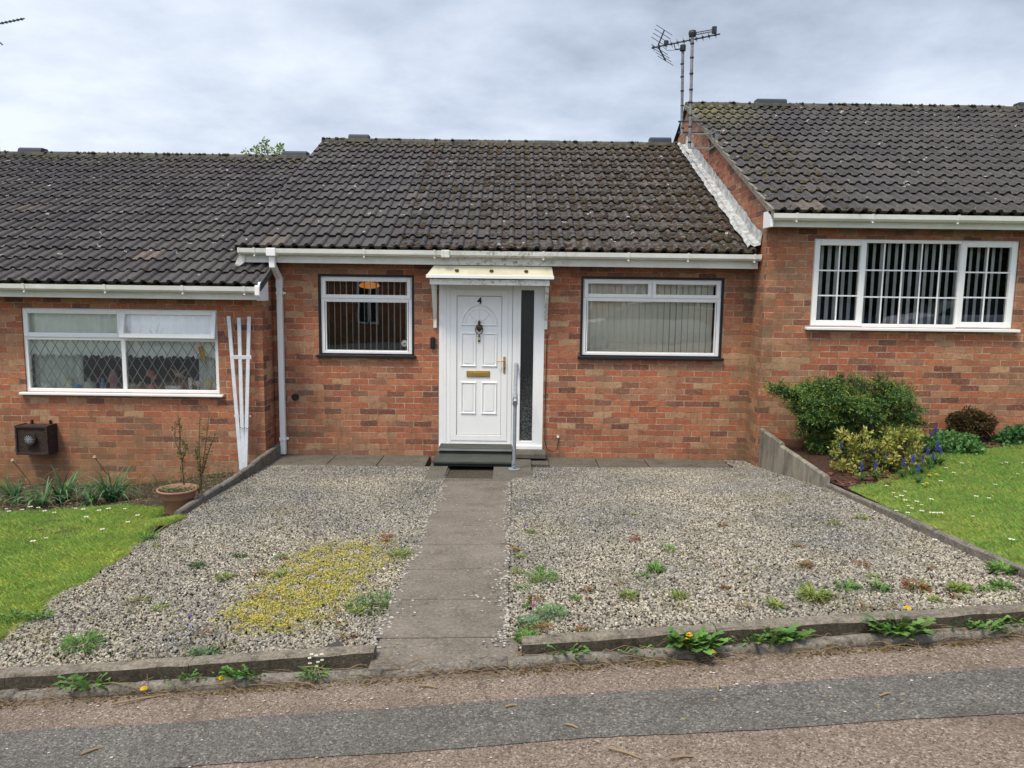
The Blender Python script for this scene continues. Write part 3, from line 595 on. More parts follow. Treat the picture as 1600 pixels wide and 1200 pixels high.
# alarm sticker
mb = MB(); cx, cz = -1.34, 1.42
for r0, r1, mi in ((0, .040, 0), (.028, .033, 1)):
    vs = [(cx+r*math.cos(t), my+.036-.001*mi, cz+r*math.sin(t)) for r in (r0+1e-4, r1) for t in np.linspace(0, 2*math.pi, 25)[:-1]]
    mb.add(vs, [(i, (i+1)%24, 24+(i+1)%24, 24+i) for i in range(24)], mi)
mb.box(cx-.018, cx+.018, my+.033, my+.0345, cz-.004, cz+.006, 1); mb.box(cx-.012, cx+.012, my+.033, my+.0345, cz-.015, cz-.010, 1)
mb.build('round_sticker', [plain('sticker_grey', (.45,.47,.45), .5), M['under']], w1)
# ---- door set
yd = my+.0
mb = MB(); mb.box(-.91, -.82, yd-.01, yd+.07, .14, 2.20); mb.box(.315, .39, yd-.01, yd+.07, .14, 2.20); mb.box(-.82, .315, yd-.01, yd+.07, 2.15, 2.20); mb.box(-.91, .39, yd-.03, yd+.07, .105, .155)
frame_rect(mb, -.82, -.005, .155, 2.15, yd-.004, yd+.06, .055)
frame_rect(mb, -.0, .315, .155, 2.15, yd-.004, yd+.06, .055)
mb.box(.052, .10, yd+.0, yd+.055, .21, 2.10)
for s in (-.86, -.775): mb.box(s-.002, s+.002, yd-.013, yd-.009, .16, 2.15)
df = mb.build('door_frame', M['upvc'], house, bevel=.005)
glass_pane(.10, .262, .21, 2.10, yd+.03, df, 'side_light', M['frosted'])
mb = MB(); mb.box(.095, .27, yd+.02, yd+.05, .205, .212); mb.build('bead', M['upvc'], df)
# leaf built as a solid with raised mouldings
mb = MB(); x0, x1, z0, z1 = -.765, -.06, .21, 2.095
frame_rect(mb, x0, x1, z0, z1, yd-.012, yd+.045, .075)
mb.box(-.694, -.131+.0, yd+.0, yd+.04, .28, 2.02)
door = mb.build('door', M['upvc'], house, bevel=.005)
mb = MB(); lx0, lx1, lz0, lz1 = -.690, -.135, .285, 2.015
for a in ((lx0, lx0+.004, lz0, lz1), (lx1-.004, lx1, lz0, lz1), (lx0, lx1, lz1-.004, lz1), (lx0, lx1, lz0, lz0+.004)): mb.box(a[0], a[1], yd-.002, yd+.002, a[2], a[3])
mb.build('seal_line', M['black'], door)
def moulding(mb, pts, w=.016, d=.009, y=None, closed=True):
    y = yd if y is None else y; n = len(pts); P3 = [Vector((p[0], 0, p[1])) for p in pts]
    rng_ = range(n if closed else n-1)
    for i in rng_:
        a, b = P3[i], P3[(i+1) % n]; t = (b-a).normalized(); nn = Vector((-t.z, 0, t.x))*w/2; a = a-t*w*.3; b = b+t*w*.3
        vs = [a-nn, a+nn, b+nn, b-nn, a, b]; vs = [(v.x, y-.0005, v.z) for v in vs[:4]]+[(v.x, y-d, v.z) for v in vs[4:]]
        mb.add(vs, [(0,3,5,4),(1,4,5,2),(0,4,1),(3,2,5)])
mb = MB(); cxd = (lx0+lx1)/2
def rect(a, b, c, d): return [(a, c), (b, c), (b, d), (a, d)]
for a, b in ((cxd-.215, cxd-.045), (cxd+.045, cxd+.215)):
    for c, d in ((1.155, 1.555), (.56, .945)):
        moulding(mb, rect(a, b, c, d), .028, .014); mb.box(a+.03, b-.03, yd-.007, yd, c+.03, d-.03)
zc = 1.66; 
def arc(r, a0=0, a1=math.pi, n=20): return [(cxd+r*math.cos(t), zc+r*1.12*math.sin(t)) for t in np.linspace(a0, a1, n)]
moulding(mb, arc(.215)+[], .030, .014); moulding(mb, arc(.175), .012, .007, closed=False); moulding(mb, arc(.06), .014, .008, closed=False)
for t in (45, 90, 135): moulding(mb, [(cxd+.07*math.cos(R(t)), zc+.078*math.sin(R(t))), (cxd+.17*math.cos(R(t)), zc+.19*math.sin(R(t)))], .012, .007, closed=False)
mb.build('raised_panel', M['upvc'], door)
# hardware
mb = MB(); mb.box(cxd-.155, cxd+.135, yd-.012, yd, 1.015, 1.095); mb.build('letter_plate', M['brass'], door, bevel=.004); 
mb = MB(); mb.box(cxd-.135, cxd+.115, yd-.018, yd-.0125, 1.03, 1.08); mb.build('letter_flap', M['brass'], bpy.data.objects['letter_plate'], bevel=.004)
mb = MB(); k = Vector((cxd, yd, 1.63)); mb.lathe([(0, .03), (.014, .02), (.018, 0), (.012, -.02), (0, -.03)], (k.x, k.y-.02, k.z+.06), 10)
mb.add([(k.x+dx_, yd-d_, k.z+dz_) for dx_, dz_, d_ in ((-.042, .03, .01), (0, .045, .022), (.042, .03, .01), (.036, -.02, .015), (0, -.055, .022), (-.036, -.02, .015), (0, .0, .038), (0, .0, 0))], [(0,1,6),(1,2,6),(2,3,6),(3,4,6),(4,5,6),(5,0,6)])
mb.tube([(k.x+.046*math.cos(t), yd-.03, k.z-.02+.062*math.sin(t)) for t in np.linspace(math.pi*.9, math.pi*2.1, 14)], .006, 6); mb.lathe([(0, -.02), (.012, 0), (0, .02)], (k.x, yd-.02, k.z-.1), 8)
mb.build('knocker', M['bronze'], door)
mb = MB(); mb.box(cxd-.018, cxd+.014, yd-.012, yd, 1.475, 1.53); mb.build('spyhole_plate', M['cream'], door, bevel=.004)
mb = MB(); mb.box(cxd-.016, cxd+.012, yd-.016, yd, 1.455, 1.474); mb.build('spyhole', M['bronze'], door)
mb = MB(); mb.box(-.112, -.085, yd-.022, yd-.012, 1.07, 1.275); mb.tube([(-.098, yd-.02, 1.225), (-.098, yd-.055, 1.225), (-.12, yd-.06, 1.223), (-.20, yd-.058, 1.218)], .008, 8); mb.build('handle', M['brass'], door, bevel=.002)
mb = MB(); mb.box(-.103, -.093, yd-.0235, yd-.0215, 1.115, 1.14); mb.build('keyhole', M['dark'], door)
def text_mesh(s, size, depth, loc, rot, mat, parent, name):
    cu = bpy.data.curves.new(name, 'FONT'); cu.body = s; cu.size = size; cu.extrude = depth; cu.align_x = 'CENTER'; cu.align_y = 'CENTER'; cu.offset = size*.035
    t = bpy.data.objects.new(name, cu); C.objects.link(t); bpy.context.view_layer.update()
    me = bpy.data.meshes.new_from_object(t.evaluated_get(bpy.context.evaluated_depsgraph_get())); bpy.data.objects.remove(t)
    Mx = Matrix.Translation(loc) @ Euler(rot).to_matrix().to_4x4(); me.transform(Mx); me.materials.clear(); me.materials.append(mat)
    o = bpy.data.objects.new(name, me); C.objects.link(o); o.parent = parent
    return o
nm = text_mesh('4', .105, .003, (cxd, yd-.004, 1.955), (R(90), 0, 0), M['black'], door, 'house_number')
# canopy
mb = MB(); T = [(-.945, 9.262, 2.374), (.455, 9.262, 2.374), (.472, 9.18, 2.262), (-1.022, 9.18, 2.262)]
mb.add(T+[(x, y+.012, z-.012) for x, y, z in T], [(3,2,1,0),(4,5,6,7),(0,1,5,4),(1,2,6,5),(2,3,7,6),(3,0,4,7)])
mb.add([(-.945, 9.262, 2.374), (.455, 9.262, 2.374), (.455, 9.53, 2.377), (-.945, 9.53, 2.377), (-.945, 9.262, 2.36), (.455, 9.262, 2.36), (.455, 9.53, 2.36), (-.945, 9.53, 2.36)], [(0,1,2,3),(7,6,5,4),(1,5,6,2),(0,3,7,4)])
cp = mb.build('canopy', M['cream'], house)
mb = MB(); mb.box(-1.03, .48, 9.166, 9.186, 2.225, 2.266); mb.build('drip_edge', M['upvc'], cp, bevel=.004)
MB().add([(-1.022, 9.185, 2.262), (-.945, 9.262, 2.374), (-.945, 9.53, 2.376), (-1.0, 9.53, 2.23), (-1.022, 9.185, 2.225)], [(0,1,2,3,4)]).build('canopy_side', M['upvc'], cp)
MB().add([(.472, 9.185, 2.262), (.455, 9.262, 2.374), (.455, 9.53, 2.376), (.46, 9.53, 2.23), (.472, 9.185, 2.225)], [(4,3,2,1,0)]).build('canopy_side', M['upvc'], cp)
mb = MB(); mb.box(-.99, .43, 9.21, 9.24, 2.15, 2.215); mb.build('canopy_rail', M['fascia'], cp)
for x in (-.955, .405):
    mb = MB(); mb.box(x-.02, x+.02, 9.49, 9.53, 1.62, 2.33); mb.box(x-.02, x+.02, 9.22, 9.49, 2.16, 2.21); mb.bar((x, 9.25, 2.17), (x, 9.50, 1.74), .036, .04, up=(1, 0, 0)); mb.build('bracket', M['fascia'], cp, bevel=.003)
for x in (-.67, -.26, .15):
    MB().lathe([(0, .012), (.02, .009), (.024, 0), (.024, -.012)], (x, 9.213, 2.322), 10).build('bolt', M['bolt'], cp)
mb = MB(); mb.box(-.985-.03, -.985+.03, my-.035, my, 1.365, 1.505); mb.build('doorbell', M['black'], house, bevel=.012)
mb = MB(); mb.tube([(-2.70, 9.545, .735), (-2.70, 9.49, .735)], .042, 14); mb.tube([(-2.70, 9.491, .735), (-2.70, 9.485, .735)], .03, 14, 1); mb.build('waste_pipe', [M['black'], M['under']], house)
mb = MB(); mb.tube([(.425, 9.515, 1.55), (.415, 9.515, .6), (.42, 9.50, .22), (.45, 9.49, .12), (.52, 9.485, .09), (.575, 9.49, .12), (.59, 9.51, .22), (.585, 9.52, .27)], .005, 6)
cb = mb.build('cable', M['cable'], house); mb = MB(); mb.tube([(.585, 9.53, .275), (.585, 9.505, .275)], .014, 10); mb.build('cable_clip', M['upvc'], cb)
# ---- right house
rh = thing('bungalow', (6.5, 9.07, .35), 'right hand brick bungalow set forward and higher, with Georgian style barred window', 'house')
WRR = (3.483, 5.86, 1.715, 2.735)
mb = MB(); wall_rects(mb, 2.927, 10.5, -.3, 3.0, ry_, [(WRR[0], WRR[1], WRR[2], WRR[3])], .11)
mb.add([(2.927, ry_, -.3), (2.927, 17.9, -.3), (2.927, 17.9, 3.0), (2.927, RY, 5.17), (2.927, ry_, 3.07)], [(4,3,2,1,0)])
mb.quad((10.5, ry_, -.3), (10.5, 17.9, -.3), (10.5, 17.9, 3.0), (10.5, ry_, 3.0)); mb.add([(10.5, ry_, 3), (10.5, 17.9, 3.0), (10.5, RY, 5.1)], [(0,1,2)])
mb.quad((2.927, 17.9, -.3), (10.5, 17.9, -.3), (10.5, 17.9, 3), (2.927, 17.9, 3))
mb.build('wall', M['brick'], rh)
roof_r = tiles(2.885, 10.6, 8.76, 2.995, 5.235, rh, [(2.95, 4.0, .02, .6, 900, .026, [(.05,.042,.018), (.04,.032,.016), (.10,.085,.018), (.035,.028,.016)]), (3.0, 3.9, .6, .95, 500, .024, [(.07,.06,.02), (.04,.035,.018)]), (3, 8, .0, 1, 2200, .015, [(.05,.04,.022), (.035,.03,.02)]), (2.9, 8.5, .94, 1, 500, .028, [(.05,.045,.02)])], 12)
ridge_vent(4.32, 5.235, .5, roof_r); ridge_vent(8.75, 5.235, .5, roof_r)
mb = MB()
for i in range(15):
    t0, t1 = i/15, (i+1)/15; y0, y1 = 8.76+(RY-8.76)*t0, 8.76+(RY-8.76)*t1; z0, z1 = 2.995+2.24*t0, 2.995+2.24*t1
    mb.add([(2.872, y0, z0-.05), (2.90, y0, z0-.05), (2.90, y1, z1-.05), (2.872, y1, z1-.05), (2.872, y0, z0+.035), (2.90, y0, z0+.035), (2.90, y1, z1+.008), (2.872, y1, z1+.008)], [(0,1,2,3),(4,7,6,5),(0,4,5,1),(3,7,4,0),(1,5,6,2)])
mb.build('verge', M['verge'], roof_r)
MB().box(2.905, 10.6, 8.87, 8.89, 2.845, 2.975).build('fascia', M['fascia'], rh)
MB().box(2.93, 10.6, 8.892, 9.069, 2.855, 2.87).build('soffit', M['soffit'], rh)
mb = MB(); mb.box(2.872, 2.905, 8.80, 9.068, 2.835, 3.02); mb.build('box_end', M['upvc'], rh, bevel=.006)
gutter('gutter', 2.89, 10.6, 8.755, 2.985, rh, [3.15, 4.0, 4.95, 5.9, 6.8], (0, 0))
w3 = window(rh, *WRR, ry_, None, None, None, M['upvc'], 'barred window with three casements', (.075, .035), False)
yf = ry_+.02; a, b, c, d = WRR; wd = b-a
def bars(w, x0, x1, z0, z1, nx, nz, y, sash):
    glass_pane(x0, x1, z0, z1, y+.012, sash)
    mb = MB()
    for i in range(1, nx): x = x0+(x1-x0)*i/nx; mb.box(x-.008, x+.008, y+.004, y+.010, z0, z1)
    for i in range(1, nz): z = z0+(z1-z0)*i/nz; mb.box(x0, x1, y+.003, y+.009, z-.008, z+.008)
    mb.build('glazing_bars', M['upvc'], sash)
m1, m2 = a+wd*.252, a+wd*.728
for mm_ in (m1, m2): MB().box(mm_-.02, mm_+.02, yf+.002, yf+.058, c+.042, d-.042).build('mullion', M['upvc'], w3)
for (p, q, nx) in ((a+.014, m1+.012, 2), (m2-.012, b-.014, 2)):
    mb = MB(); frame_rect(mb, p, q, c+.014, d-.014, yf-.012, yf+.04, .062); s = mb.build('sash', M['upvc'], w3, bevel=.006); bars(w3, p+.06, q-.06, c+.074, d-.074, nx, 3, yf+.012, s)
bars(w3, m1+.02, m2-.02, c+.045, d-.045, 5, 3, yf+.018, w3)
# ---- left house
lh = thing('bungalow', (-6.5, 9.12, -.3), 'left hand brick bungalow stepped down the slope, with diamond leaded window', 'house')
WLL = (-5.80, -3.49, .815, 1.815)
mb = MB(); wall_rects(mb, -12, -2.957, -.8, 2.1, ly, [WLL], .11)
mb.add([(-2.957, ly, -.8), (-2.957, 17.6, -.8), (-2.957, 17.6, 2.1), (-2.957, RY, 4.2), (-2.957, ly, 2.17)], [(0,1,2,3,4)])
mb.quad((-12, ly, -.8), (-12, 17.6, -.8), (-12, 17.6, 2.1), (-12, ly, 2.1)); mb.quad((-12, 17.6, -.8), (-2.957, 17.6, -.8), (-2.957, 17.6, 2.1), (-12, 17.6, 2.1))
mb.build('wall', M['brick'], lh)
roof_l = tiles(-12.1, -2.90, 8.8, 2.105, 4.275, lh, [(-9, -2.95, .0, 1, 2800, .015, [(.04,.03,.018), (.03,.024,.015), (.05,.042,.02)]), (-9, -2.95, .92, 1, 700, .028, [(.05,.05,.02), (.08,.07,.03)])], 13)
ridge_vent(-8.25, 4.275, .4, roof_l); ridge_vent(-3.75, 4.275, .42, roof_l)
mb = MB(); mb.add([(-2.905, 8.82, 2.04), (-2.87, 8.82, 2.04), (-2.87, 9.6, 2.39), (-2.905, 9.6, 2.39), (-2.905, 8.82, 2.13), (-2.87, 8.82, 2.13), (-2.87, 9.6, 2.48), (-2.905, 9.6, 2.48)], [(0,1,2,3),(4,7,6,5),(0,4,5,1),(3,7,4,0),(1,5,6,2)]); mb.build('verge', M['tile'], roof_l)
mb = MB(); mb.box(-12, -2.925, 8.90, 8.92, 1.945, 2.08); mb.build('fascia', M['fascia'], lh)
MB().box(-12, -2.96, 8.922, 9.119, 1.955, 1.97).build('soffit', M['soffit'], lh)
mb = MB(); mb.add([(x, y, z) for x in (-2.93, -2.875) for y, z in ((8.79, 2.10), (8.79, 2.0), (8.86, 1.935), (9.119, 1.935), (9.119, 2.16), (8.84, 2.15))], [(0,1,2,3,4,5),(11,10,9,8,7,6),(0,6,7,1),(1,7,8,2),(2,8,9,3),(3,9,10,4),(4,10,11,5),(5,11,6,0)]); mb.build('box_end', M['upvc'], lh, bevel=.005)
gutter('gutter', -12, -2.92, 8.79, 2.095, lh, [-7.4, -6.5, -5.55, -4.63, -3.75, -3.05], (0, 0))
w4 = window(lh, *WLL, ly, None, None, None, M['upvc'], 'leaded window with its right top light open', (.06, .03), False)
yf = ly+.02; a, b, c, d = WLL; sp = 1.46; mx_ = a+(b-a)*.508
mb = MB(); mb.box(a+.042, b-.042, yf+.002, yf+.058, sp-.022, sp+.022); mb.box(mx_-.024, mx_+.024, yf+.003, yf+.057, c+.042, d-.042); mb.build('transom', M['upvc'], w4, bevel=.003)
for p, q, op in ((a+.014, mx_, 0), (mx_, b-.014, 1)):
    M4 = None
    if op: hz = d-.012; M4 = Matrix.Translation((0, yf-.012, hz)) @ Matrix.Rotation(R(-13), 4, 'X') @ Matrix.Translation((0, -(yf-.012), -hz))
    mb = MB(); frame_rect(mb, p, q, sp+.012, d-.012, yf-.014, yf+.03, .052, M4); s = mb.build('sash', M['upvc'], w4, bevel=.006); glass_pane(p+.05, q-.05, sp+.062, d-.062, yf+.012, s, M4=M4)
for p, q in ((a+.05, mx_-.024), (mx_+.024, b-.05)):
    z0, z1 = c+.045, sp-.022
    glass_pane(p, q, z0, z1, yf+.025, w4); mb = MB(); st = .122; sl = 1.68
    import itertools
    k = -12
    for k in range(-14, 24):
        for sg in (1, -1):
            xs0 = p+k*st; pts = []
            # line x = xs0 + sg*(z-z0)/sl clipped
            za, zb = z0, z1; f = lambda z: xs0+sg*(z-z0)/sl
            lo, hi = (p, q)
            ts = [z0, z1]
            if sg > 0: za = max(z0, z0+(lo-xs0)*sl); zb = min(z1, z0+(hi-xs0)*sl)
            else: za = max(z0, z0+(xs0-hi)*sl); zb = min(z1, z0+(xs0-lo)*sl)
            if zb-za > .01: mb.bar((f(za), yf+.021+.001*sg, za), (f(zb), yf+.021+.001*sg, zb), .0065, .003, up=(0, 1, 0))
    mb.build('leaded_lattice', M['lead_strip'], w4)
# boiler flue in its rusty cage
fx0, fx1, fz0, fz1 = at(28, 690, 8.95)[0], at(76, 690, 8.95)[0], at(50, 709, 8.95)[2], at(50, 666, 8.95)[2]
mb = MB(); mb.box(fx0, fx1, 8.93, 9.119, fz0, fz1); mb.box(fx0-.01, fx0+.012, 8.915, 9.119, fz0-.01, fz1+.01); mb.box(fx1-.012, fx1+.01, 8.915, 9.119, fz0-.01, fz1+.01); mb.box(fx0, fx1, 8.915, 8.93, fz1-.02, fz1+.008); mb.box(fx0, fx1, 8.915, 8.93, fz0-.008, fz0+.02)
for x in (fx0+.08, fx1-.06): mb.box(x-.01, x+.01, 9.09, 9.118, fz1, fz1+.05)
fl = mb.build('boiler_flue', M['rust'], lh, bevel=.004)
mb = MB(); fcx, fcz = (fx0+fx1)/2-.01, (fz0+fz1)/2+.02
mb.tube([(fcx, 8.93, fcz), (fcx, 8.885, fcz)], .075, 20); 
for i in range(12):
    t = i*math.pi/6; mb.box(-.004, .004, 8.880, 8.884, .018, .05, 1, Matrix.Translation((fcx, 0, fcz)) @ Matrix.Rotation(t, 4, 'Y'))
mb.tube([(fcx, 8.885, fcz), (fcx, 8.876, fcz)], .015, 10, 1); mb.build('flue_terminal', [M['rust'], M['galv']], fl)
# rooms (dark inside so that panes do not show sky)
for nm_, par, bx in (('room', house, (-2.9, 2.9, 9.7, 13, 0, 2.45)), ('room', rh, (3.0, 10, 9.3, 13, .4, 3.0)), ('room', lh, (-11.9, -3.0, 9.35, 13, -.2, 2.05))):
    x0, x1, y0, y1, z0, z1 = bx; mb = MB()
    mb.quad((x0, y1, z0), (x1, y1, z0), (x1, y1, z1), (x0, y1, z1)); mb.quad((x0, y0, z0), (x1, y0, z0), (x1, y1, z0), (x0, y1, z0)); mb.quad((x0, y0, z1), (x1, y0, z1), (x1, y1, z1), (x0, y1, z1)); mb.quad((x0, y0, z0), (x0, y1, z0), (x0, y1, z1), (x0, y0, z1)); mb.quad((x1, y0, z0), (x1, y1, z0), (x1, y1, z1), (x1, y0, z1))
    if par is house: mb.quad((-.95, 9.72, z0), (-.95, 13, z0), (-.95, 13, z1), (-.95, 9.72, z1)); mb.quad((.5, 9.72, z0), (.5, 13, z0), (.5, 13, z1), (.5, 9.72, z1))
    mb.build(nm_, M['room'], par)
# ------------------------------------------------------------------ blinds, curtains, lamp, ornaments
def blind(x0, x1, z0, z1, y, pitch, width, ang, mat, label, gaps=()):
    mb = MB(); mb.box(x0, x1, y-.02, y+.02, z1-.0, z1+.035); x = x0+pitch/2
    while x < x1:
        t = R(ang+random.uniform(-4, 4)); dx, dy = math.cos(t)*width/2, math.sin(t)*width/2
        if not any(g0 < x < g1 for g0, g1 in gaps):
            for s in range(1): mb.add([(x-dx, y-dy, z0), (x, y+.006, z0), (x+dx, y+dy, z0), (x-dx, y-dy, z1), (x, y+.006, z1), (x+dx, y+dy, z1)], [(0,1,4,3),(1,2,5,4)])
        x += pitch
    return tag(mb.build('vertical_blind', mat), label, 'blind')
blind(WL[0]+.03, WL[1]-.03, 1.30, 2.2, 9.66, .0745, .075, 112, M['slat'], 'white vertical blind turned edge on inside the window left of the door')
blind(WR[0]+.03, WR[1]-.07, 1.30, 2.2, 9.645, .076, .084, 20, M['beige'], 'closed beige vertical blind inside the window right of the door')
blind(WRR[0]+.03, WRR[1]-.03, 1.75, 2.7, 9.24, .088, .085, 41, M['slat'], 'half open white vertical blind inside the barred window of the right bungalow')
mb = MB(); mb.lathe([(.02, .05), (.10, .035), (.135, .012), (.14, -.01), (.11, -.03), (.05, -.042), (0, -.044)], (0, 0, 0), 24)
lp = thing('ceiling_lamp', (at(577, 446, 10.6)[0], 10.6, at(577, 446, 10.6)[2]), 'lit amber glass ceiling lamp seen inside the window left of the door', 'lamp')
sh = mb.build('lamp_shade', M['lamp'], lp, loc=(0, 0, 0)); sh.matrix_parent_inverse = Matrix(); MB().tube([(0, 0, .05), (0, 0, .2)], .01, 6).build('rod', M['brass'], lp, loc=(0, 0, 0)).matrix_parent_inverse = Matrix()
def curtain(x0, x1, z0, z1, y, folds, amp, mat, label, hem=0, name='curtain'):
    nx = folds*8; mb = MB(); nz = 6
    for i in range(nx+1):
        for j in range(nz+1):
            t = i/nx; x = x0+(x1-x0)*t; zb = z0+hem*(.6*abs(math.sin(t*folds*math.pi*1.6))+.5*abs(math.sin(t*folds*2.1+1))+.35*abs(math.sin(t*folds*9.3))) if j == 0 else z0+hem+(z1-z0-hem)*j/nz
            mb.v.append((x, y+amp*math.sin(t*folds*2*math.pi)+amp*.4*math.sin(t*folds*5.1+j*.3), zb))
    for i in range(nx):
        for j in range(nz): a_ = i*(nz+1)+j; mb.f.append((a_, a_+nz+1, a_+nz+2, a_+1)); mb.m.append(0); mb.c.append(None)
    return tag(mb.build(name, mat, smooth=True), label, 'curtain')
curtain(-5.77, -4.66, 1.20, 1.80, 9.215, 9, .014, M['white'], 'white scalloped lace valance in the left half of the leaded window', .05, 'lace_valance')
curtain(-4.62, -3.53, 1.20, 1.80, 9.215, 9, .014, M['white'], 'white scalloped lace valance in the right half of the leaded window', .05, 'lace_valance')
curtain(-5.79, -5.2, .80, 1.80, 9.30, 6, .02, M['green_net'], 'grey green net curtain drawn at the left end of the leaded window')
curtain(-3.80, -3.50, .80, 1.80, 9.30, 3, .02, M['green_net'], 'grey green net curtain at the right end of the leaded window')
tag(MB().box(-5.85, -3.45, 9.235, 9.36, .80, .822).build('window_board', M['upvc'], lh), None)
def orn(name, prof, px, col, label, r=1.0, extra=None, y=9.27):
    X = at(px, 600, 9.3)[0]; o = thing(name, (X, y, .822), label, 'ornament', 'ornaments on the window board')
    m = plain(name+'_glaze', tuple(min(.9, q*1.7) for q in col), .35, .1, 20); p = MB().lathe(prof, (0, 0, 0), 16); b = p.build('body', m, o, smooth=True, loc=(0, 0, 0)); b.matrix_parent_inverse = Matrix()
    for en, fn in (extra or ()): e = fn(MB()).build(en, m, o, loc=(0, 0, 0)); e.matrix_parent_inverse = Matrix()
    return o
potp = [(0, 0), (.05, 0), (.062, .04), (.058, .08), (.03, .1), (0, .11)]
orn('teapot', potp, 75, (.5,.52,.5), 'small white china teapot at the left end of the leaded window', extra=[('spout', lambda m: m.tube([(.055, 0, .04), (.085, 0, .06), (.095, 0, .09)], .009, 6)), ('handle', lambda m: m.tube([(-.05, 0, .08), (-.085, 0, .07), (-.08, 0, .04), (-.05, 0, .03)], .006, 6))])
orn('cream_jug', [(0, 0), (.045, 0), (.05, .05), (.04, .11), (.05, .14), (.045, .14)], 112, (.55,.52,.4), 'cream jug beside the blue bowl in the leaded window', extra=[('handle', lambda m: m.tube([(-.045, 0, .11), (-.075, 0, .08), (-.045, 0, .04)], .006, 6))])
orn('bowl', [(0, 0), (.03, 0), (.06, .03), (.068, .07), (.06, .07), (.03, .02)], 124, (.12,.25,.38), 'small blue bowl on the sill of the leaded window')
orn('lidded_pot', [(0, 0), (.06, 0), (.075, .05), (.06, .1), (.02, .115), (.018, .14), (0, .15)], 142, (.42,.43,.36), 'pale lidded pot left of the mullion in the leaded window')
orn('blue_vase', [(0, 0), (.025, 0), (.035, .05), (.015, .11), (.022, .15), (.018, .15)], 163, (.12,.2,.38), 'thin blue vase left of the mullion in the leaded window')
orn('flower_figure', [(0, 0), (.05, 0), (.04, .08), (.06, .14), (.05, .2), (.03, .24), (0, .26)], 180, (.30,.13,.14), 'dark pink flower figure next to the mullion in the leaded window')
orn('watering_can', [(0, 0), (.05, 0), (.05, .08), (.04, .09), (0, .09)], 208, (.38,.36,.24), 'small cream watering can just right of the mullion', extra=[('spout', lambda m: m.tube([(.04, 0, .03), (.09, 0, .08), (.105, 0, .115)], .01, 6)), ('handle', lambda m: m.tube([(-.04, 0, .08), (-.075, 0, .06), (-.045, 0, .02)], .005, 6))])
orn('pink_orchid', [(0, 0), (.035, 0), (.045, .08), (.04, .08), (0, .08)], 238, (.35,.12,.12), 'pink flower head ornament in the right half of the leaded window', extra=[('stem', lambda m: m.tube([(0, 0, .08), (.01, 0, .16)], .005, 5)), ('flower', lambda m: m.lathe([(0, -.04), (.045, -.02), (.055, .015), (.03, .05), (0, .055)], (0, 0, .20), 9)), ('flower', lambda m: m.lathe([(0, -.03), (.035, -.01), (.03, .03), (0, .04)], (.05, -.01, .16), 8))])
orn('white_box', [(0, 0), (.001, 0)], 273, (.62,.64,.64), 'low white box at the foot of the leaded window', extra=[('box', lambda m: m.box(-.09, .09, -.03, .03, 0, .055)), ('lid', lambda m: m.box(-.093, .093, -.033, .033, .055, .068))])
orn('wooden_bird', [(0, 0), (.045, 0), (.045, .012), (0, .014)], 278, (.28,.2,.13), 'brown wooden bird with raised wings in the leaded window', y=9.34, extra=[('perch', lambda m: m.tube([(0, 0, .01), (0, 0, .17)], .006, 5)), ('bird', lambda m: m.tube([(-.07, 0, .25), (-.03, 0, .2), (.02, 0, .19), (.07, 0, .16)], [.008, .03, .03, .006], 8)), ('wing', lambda m: m.tube([(.02, 0, .2), (.05, .01, .23), (.09, .02, .27)], [.02, .016, .004], 6)), ('wing', lambda m: m.tube([(-.02, 0, .2), (-.06, .01, .23), (-.1, .01, .27)], [.02, .016, .004], 6))])
orn('candle_holder', [(0, 0), (.035, 0), (.03, .01), (.012, .03), (.02, .05), (.024, .17), (0, .17)], 299, (.6,.6,.55), 'white pillar candle on a stand in the leaded window')
orn('silver_cup', [(0, 0), (.03, 0), (.008, .02), (.01, .06), (.035, .09), (.038, .13), (.03, .13)], 311, (.4,.42,.42), 'silver footed cup with handles in the leaded window', extra=[('handle', lambda m: m.tube([(.036, 0, .12), (.06, 0, .1), (.03, 0, .07)], .004, 5)), ('handle', lambda m: m.tube([(-.036, 0, .12), (-.06, 0, .1), (-.03, 0, .07)], .004, 5))])
orn('yellow_vase', [(0, 0), (.03, 0), (.03, .12), (.022, .15), (.02, .15)], 327, (.45,.42,.2), 'pale yellow beaker at the right end of the leaded window')
yb = thing('hanging_bird', (at(316, 560, 9.2)[0], 9.21, 1.29), 'yellow and orange parrot ornament hanging against the lace curtain', 'ornament')
mb = MB(); mb.tube([(-.02, 0, .09), (-.01, -.005, .06), (.005, -.006, .0), (.025, 0, -.08), (.035, 0, -.14)], [.012, .024, .03, .016, .005], 10)
q = mb.build('body', plain('yellow_plastic', (.7,.42,.03), .5), yb, loc=(0, 0, 0)); q.matrix_parent_inverse = Matrix(); mb = MB(); mb.tube([(-.02, -.012, .08), (-.03, -.012, .03)], [.018, .012], 8); q = mb.build('wing', plain('orange_plastic', (.6,.2,.03), .5), yb, loc=(0, 0, 0)); q.matrix_parent_inverse = Matrix()
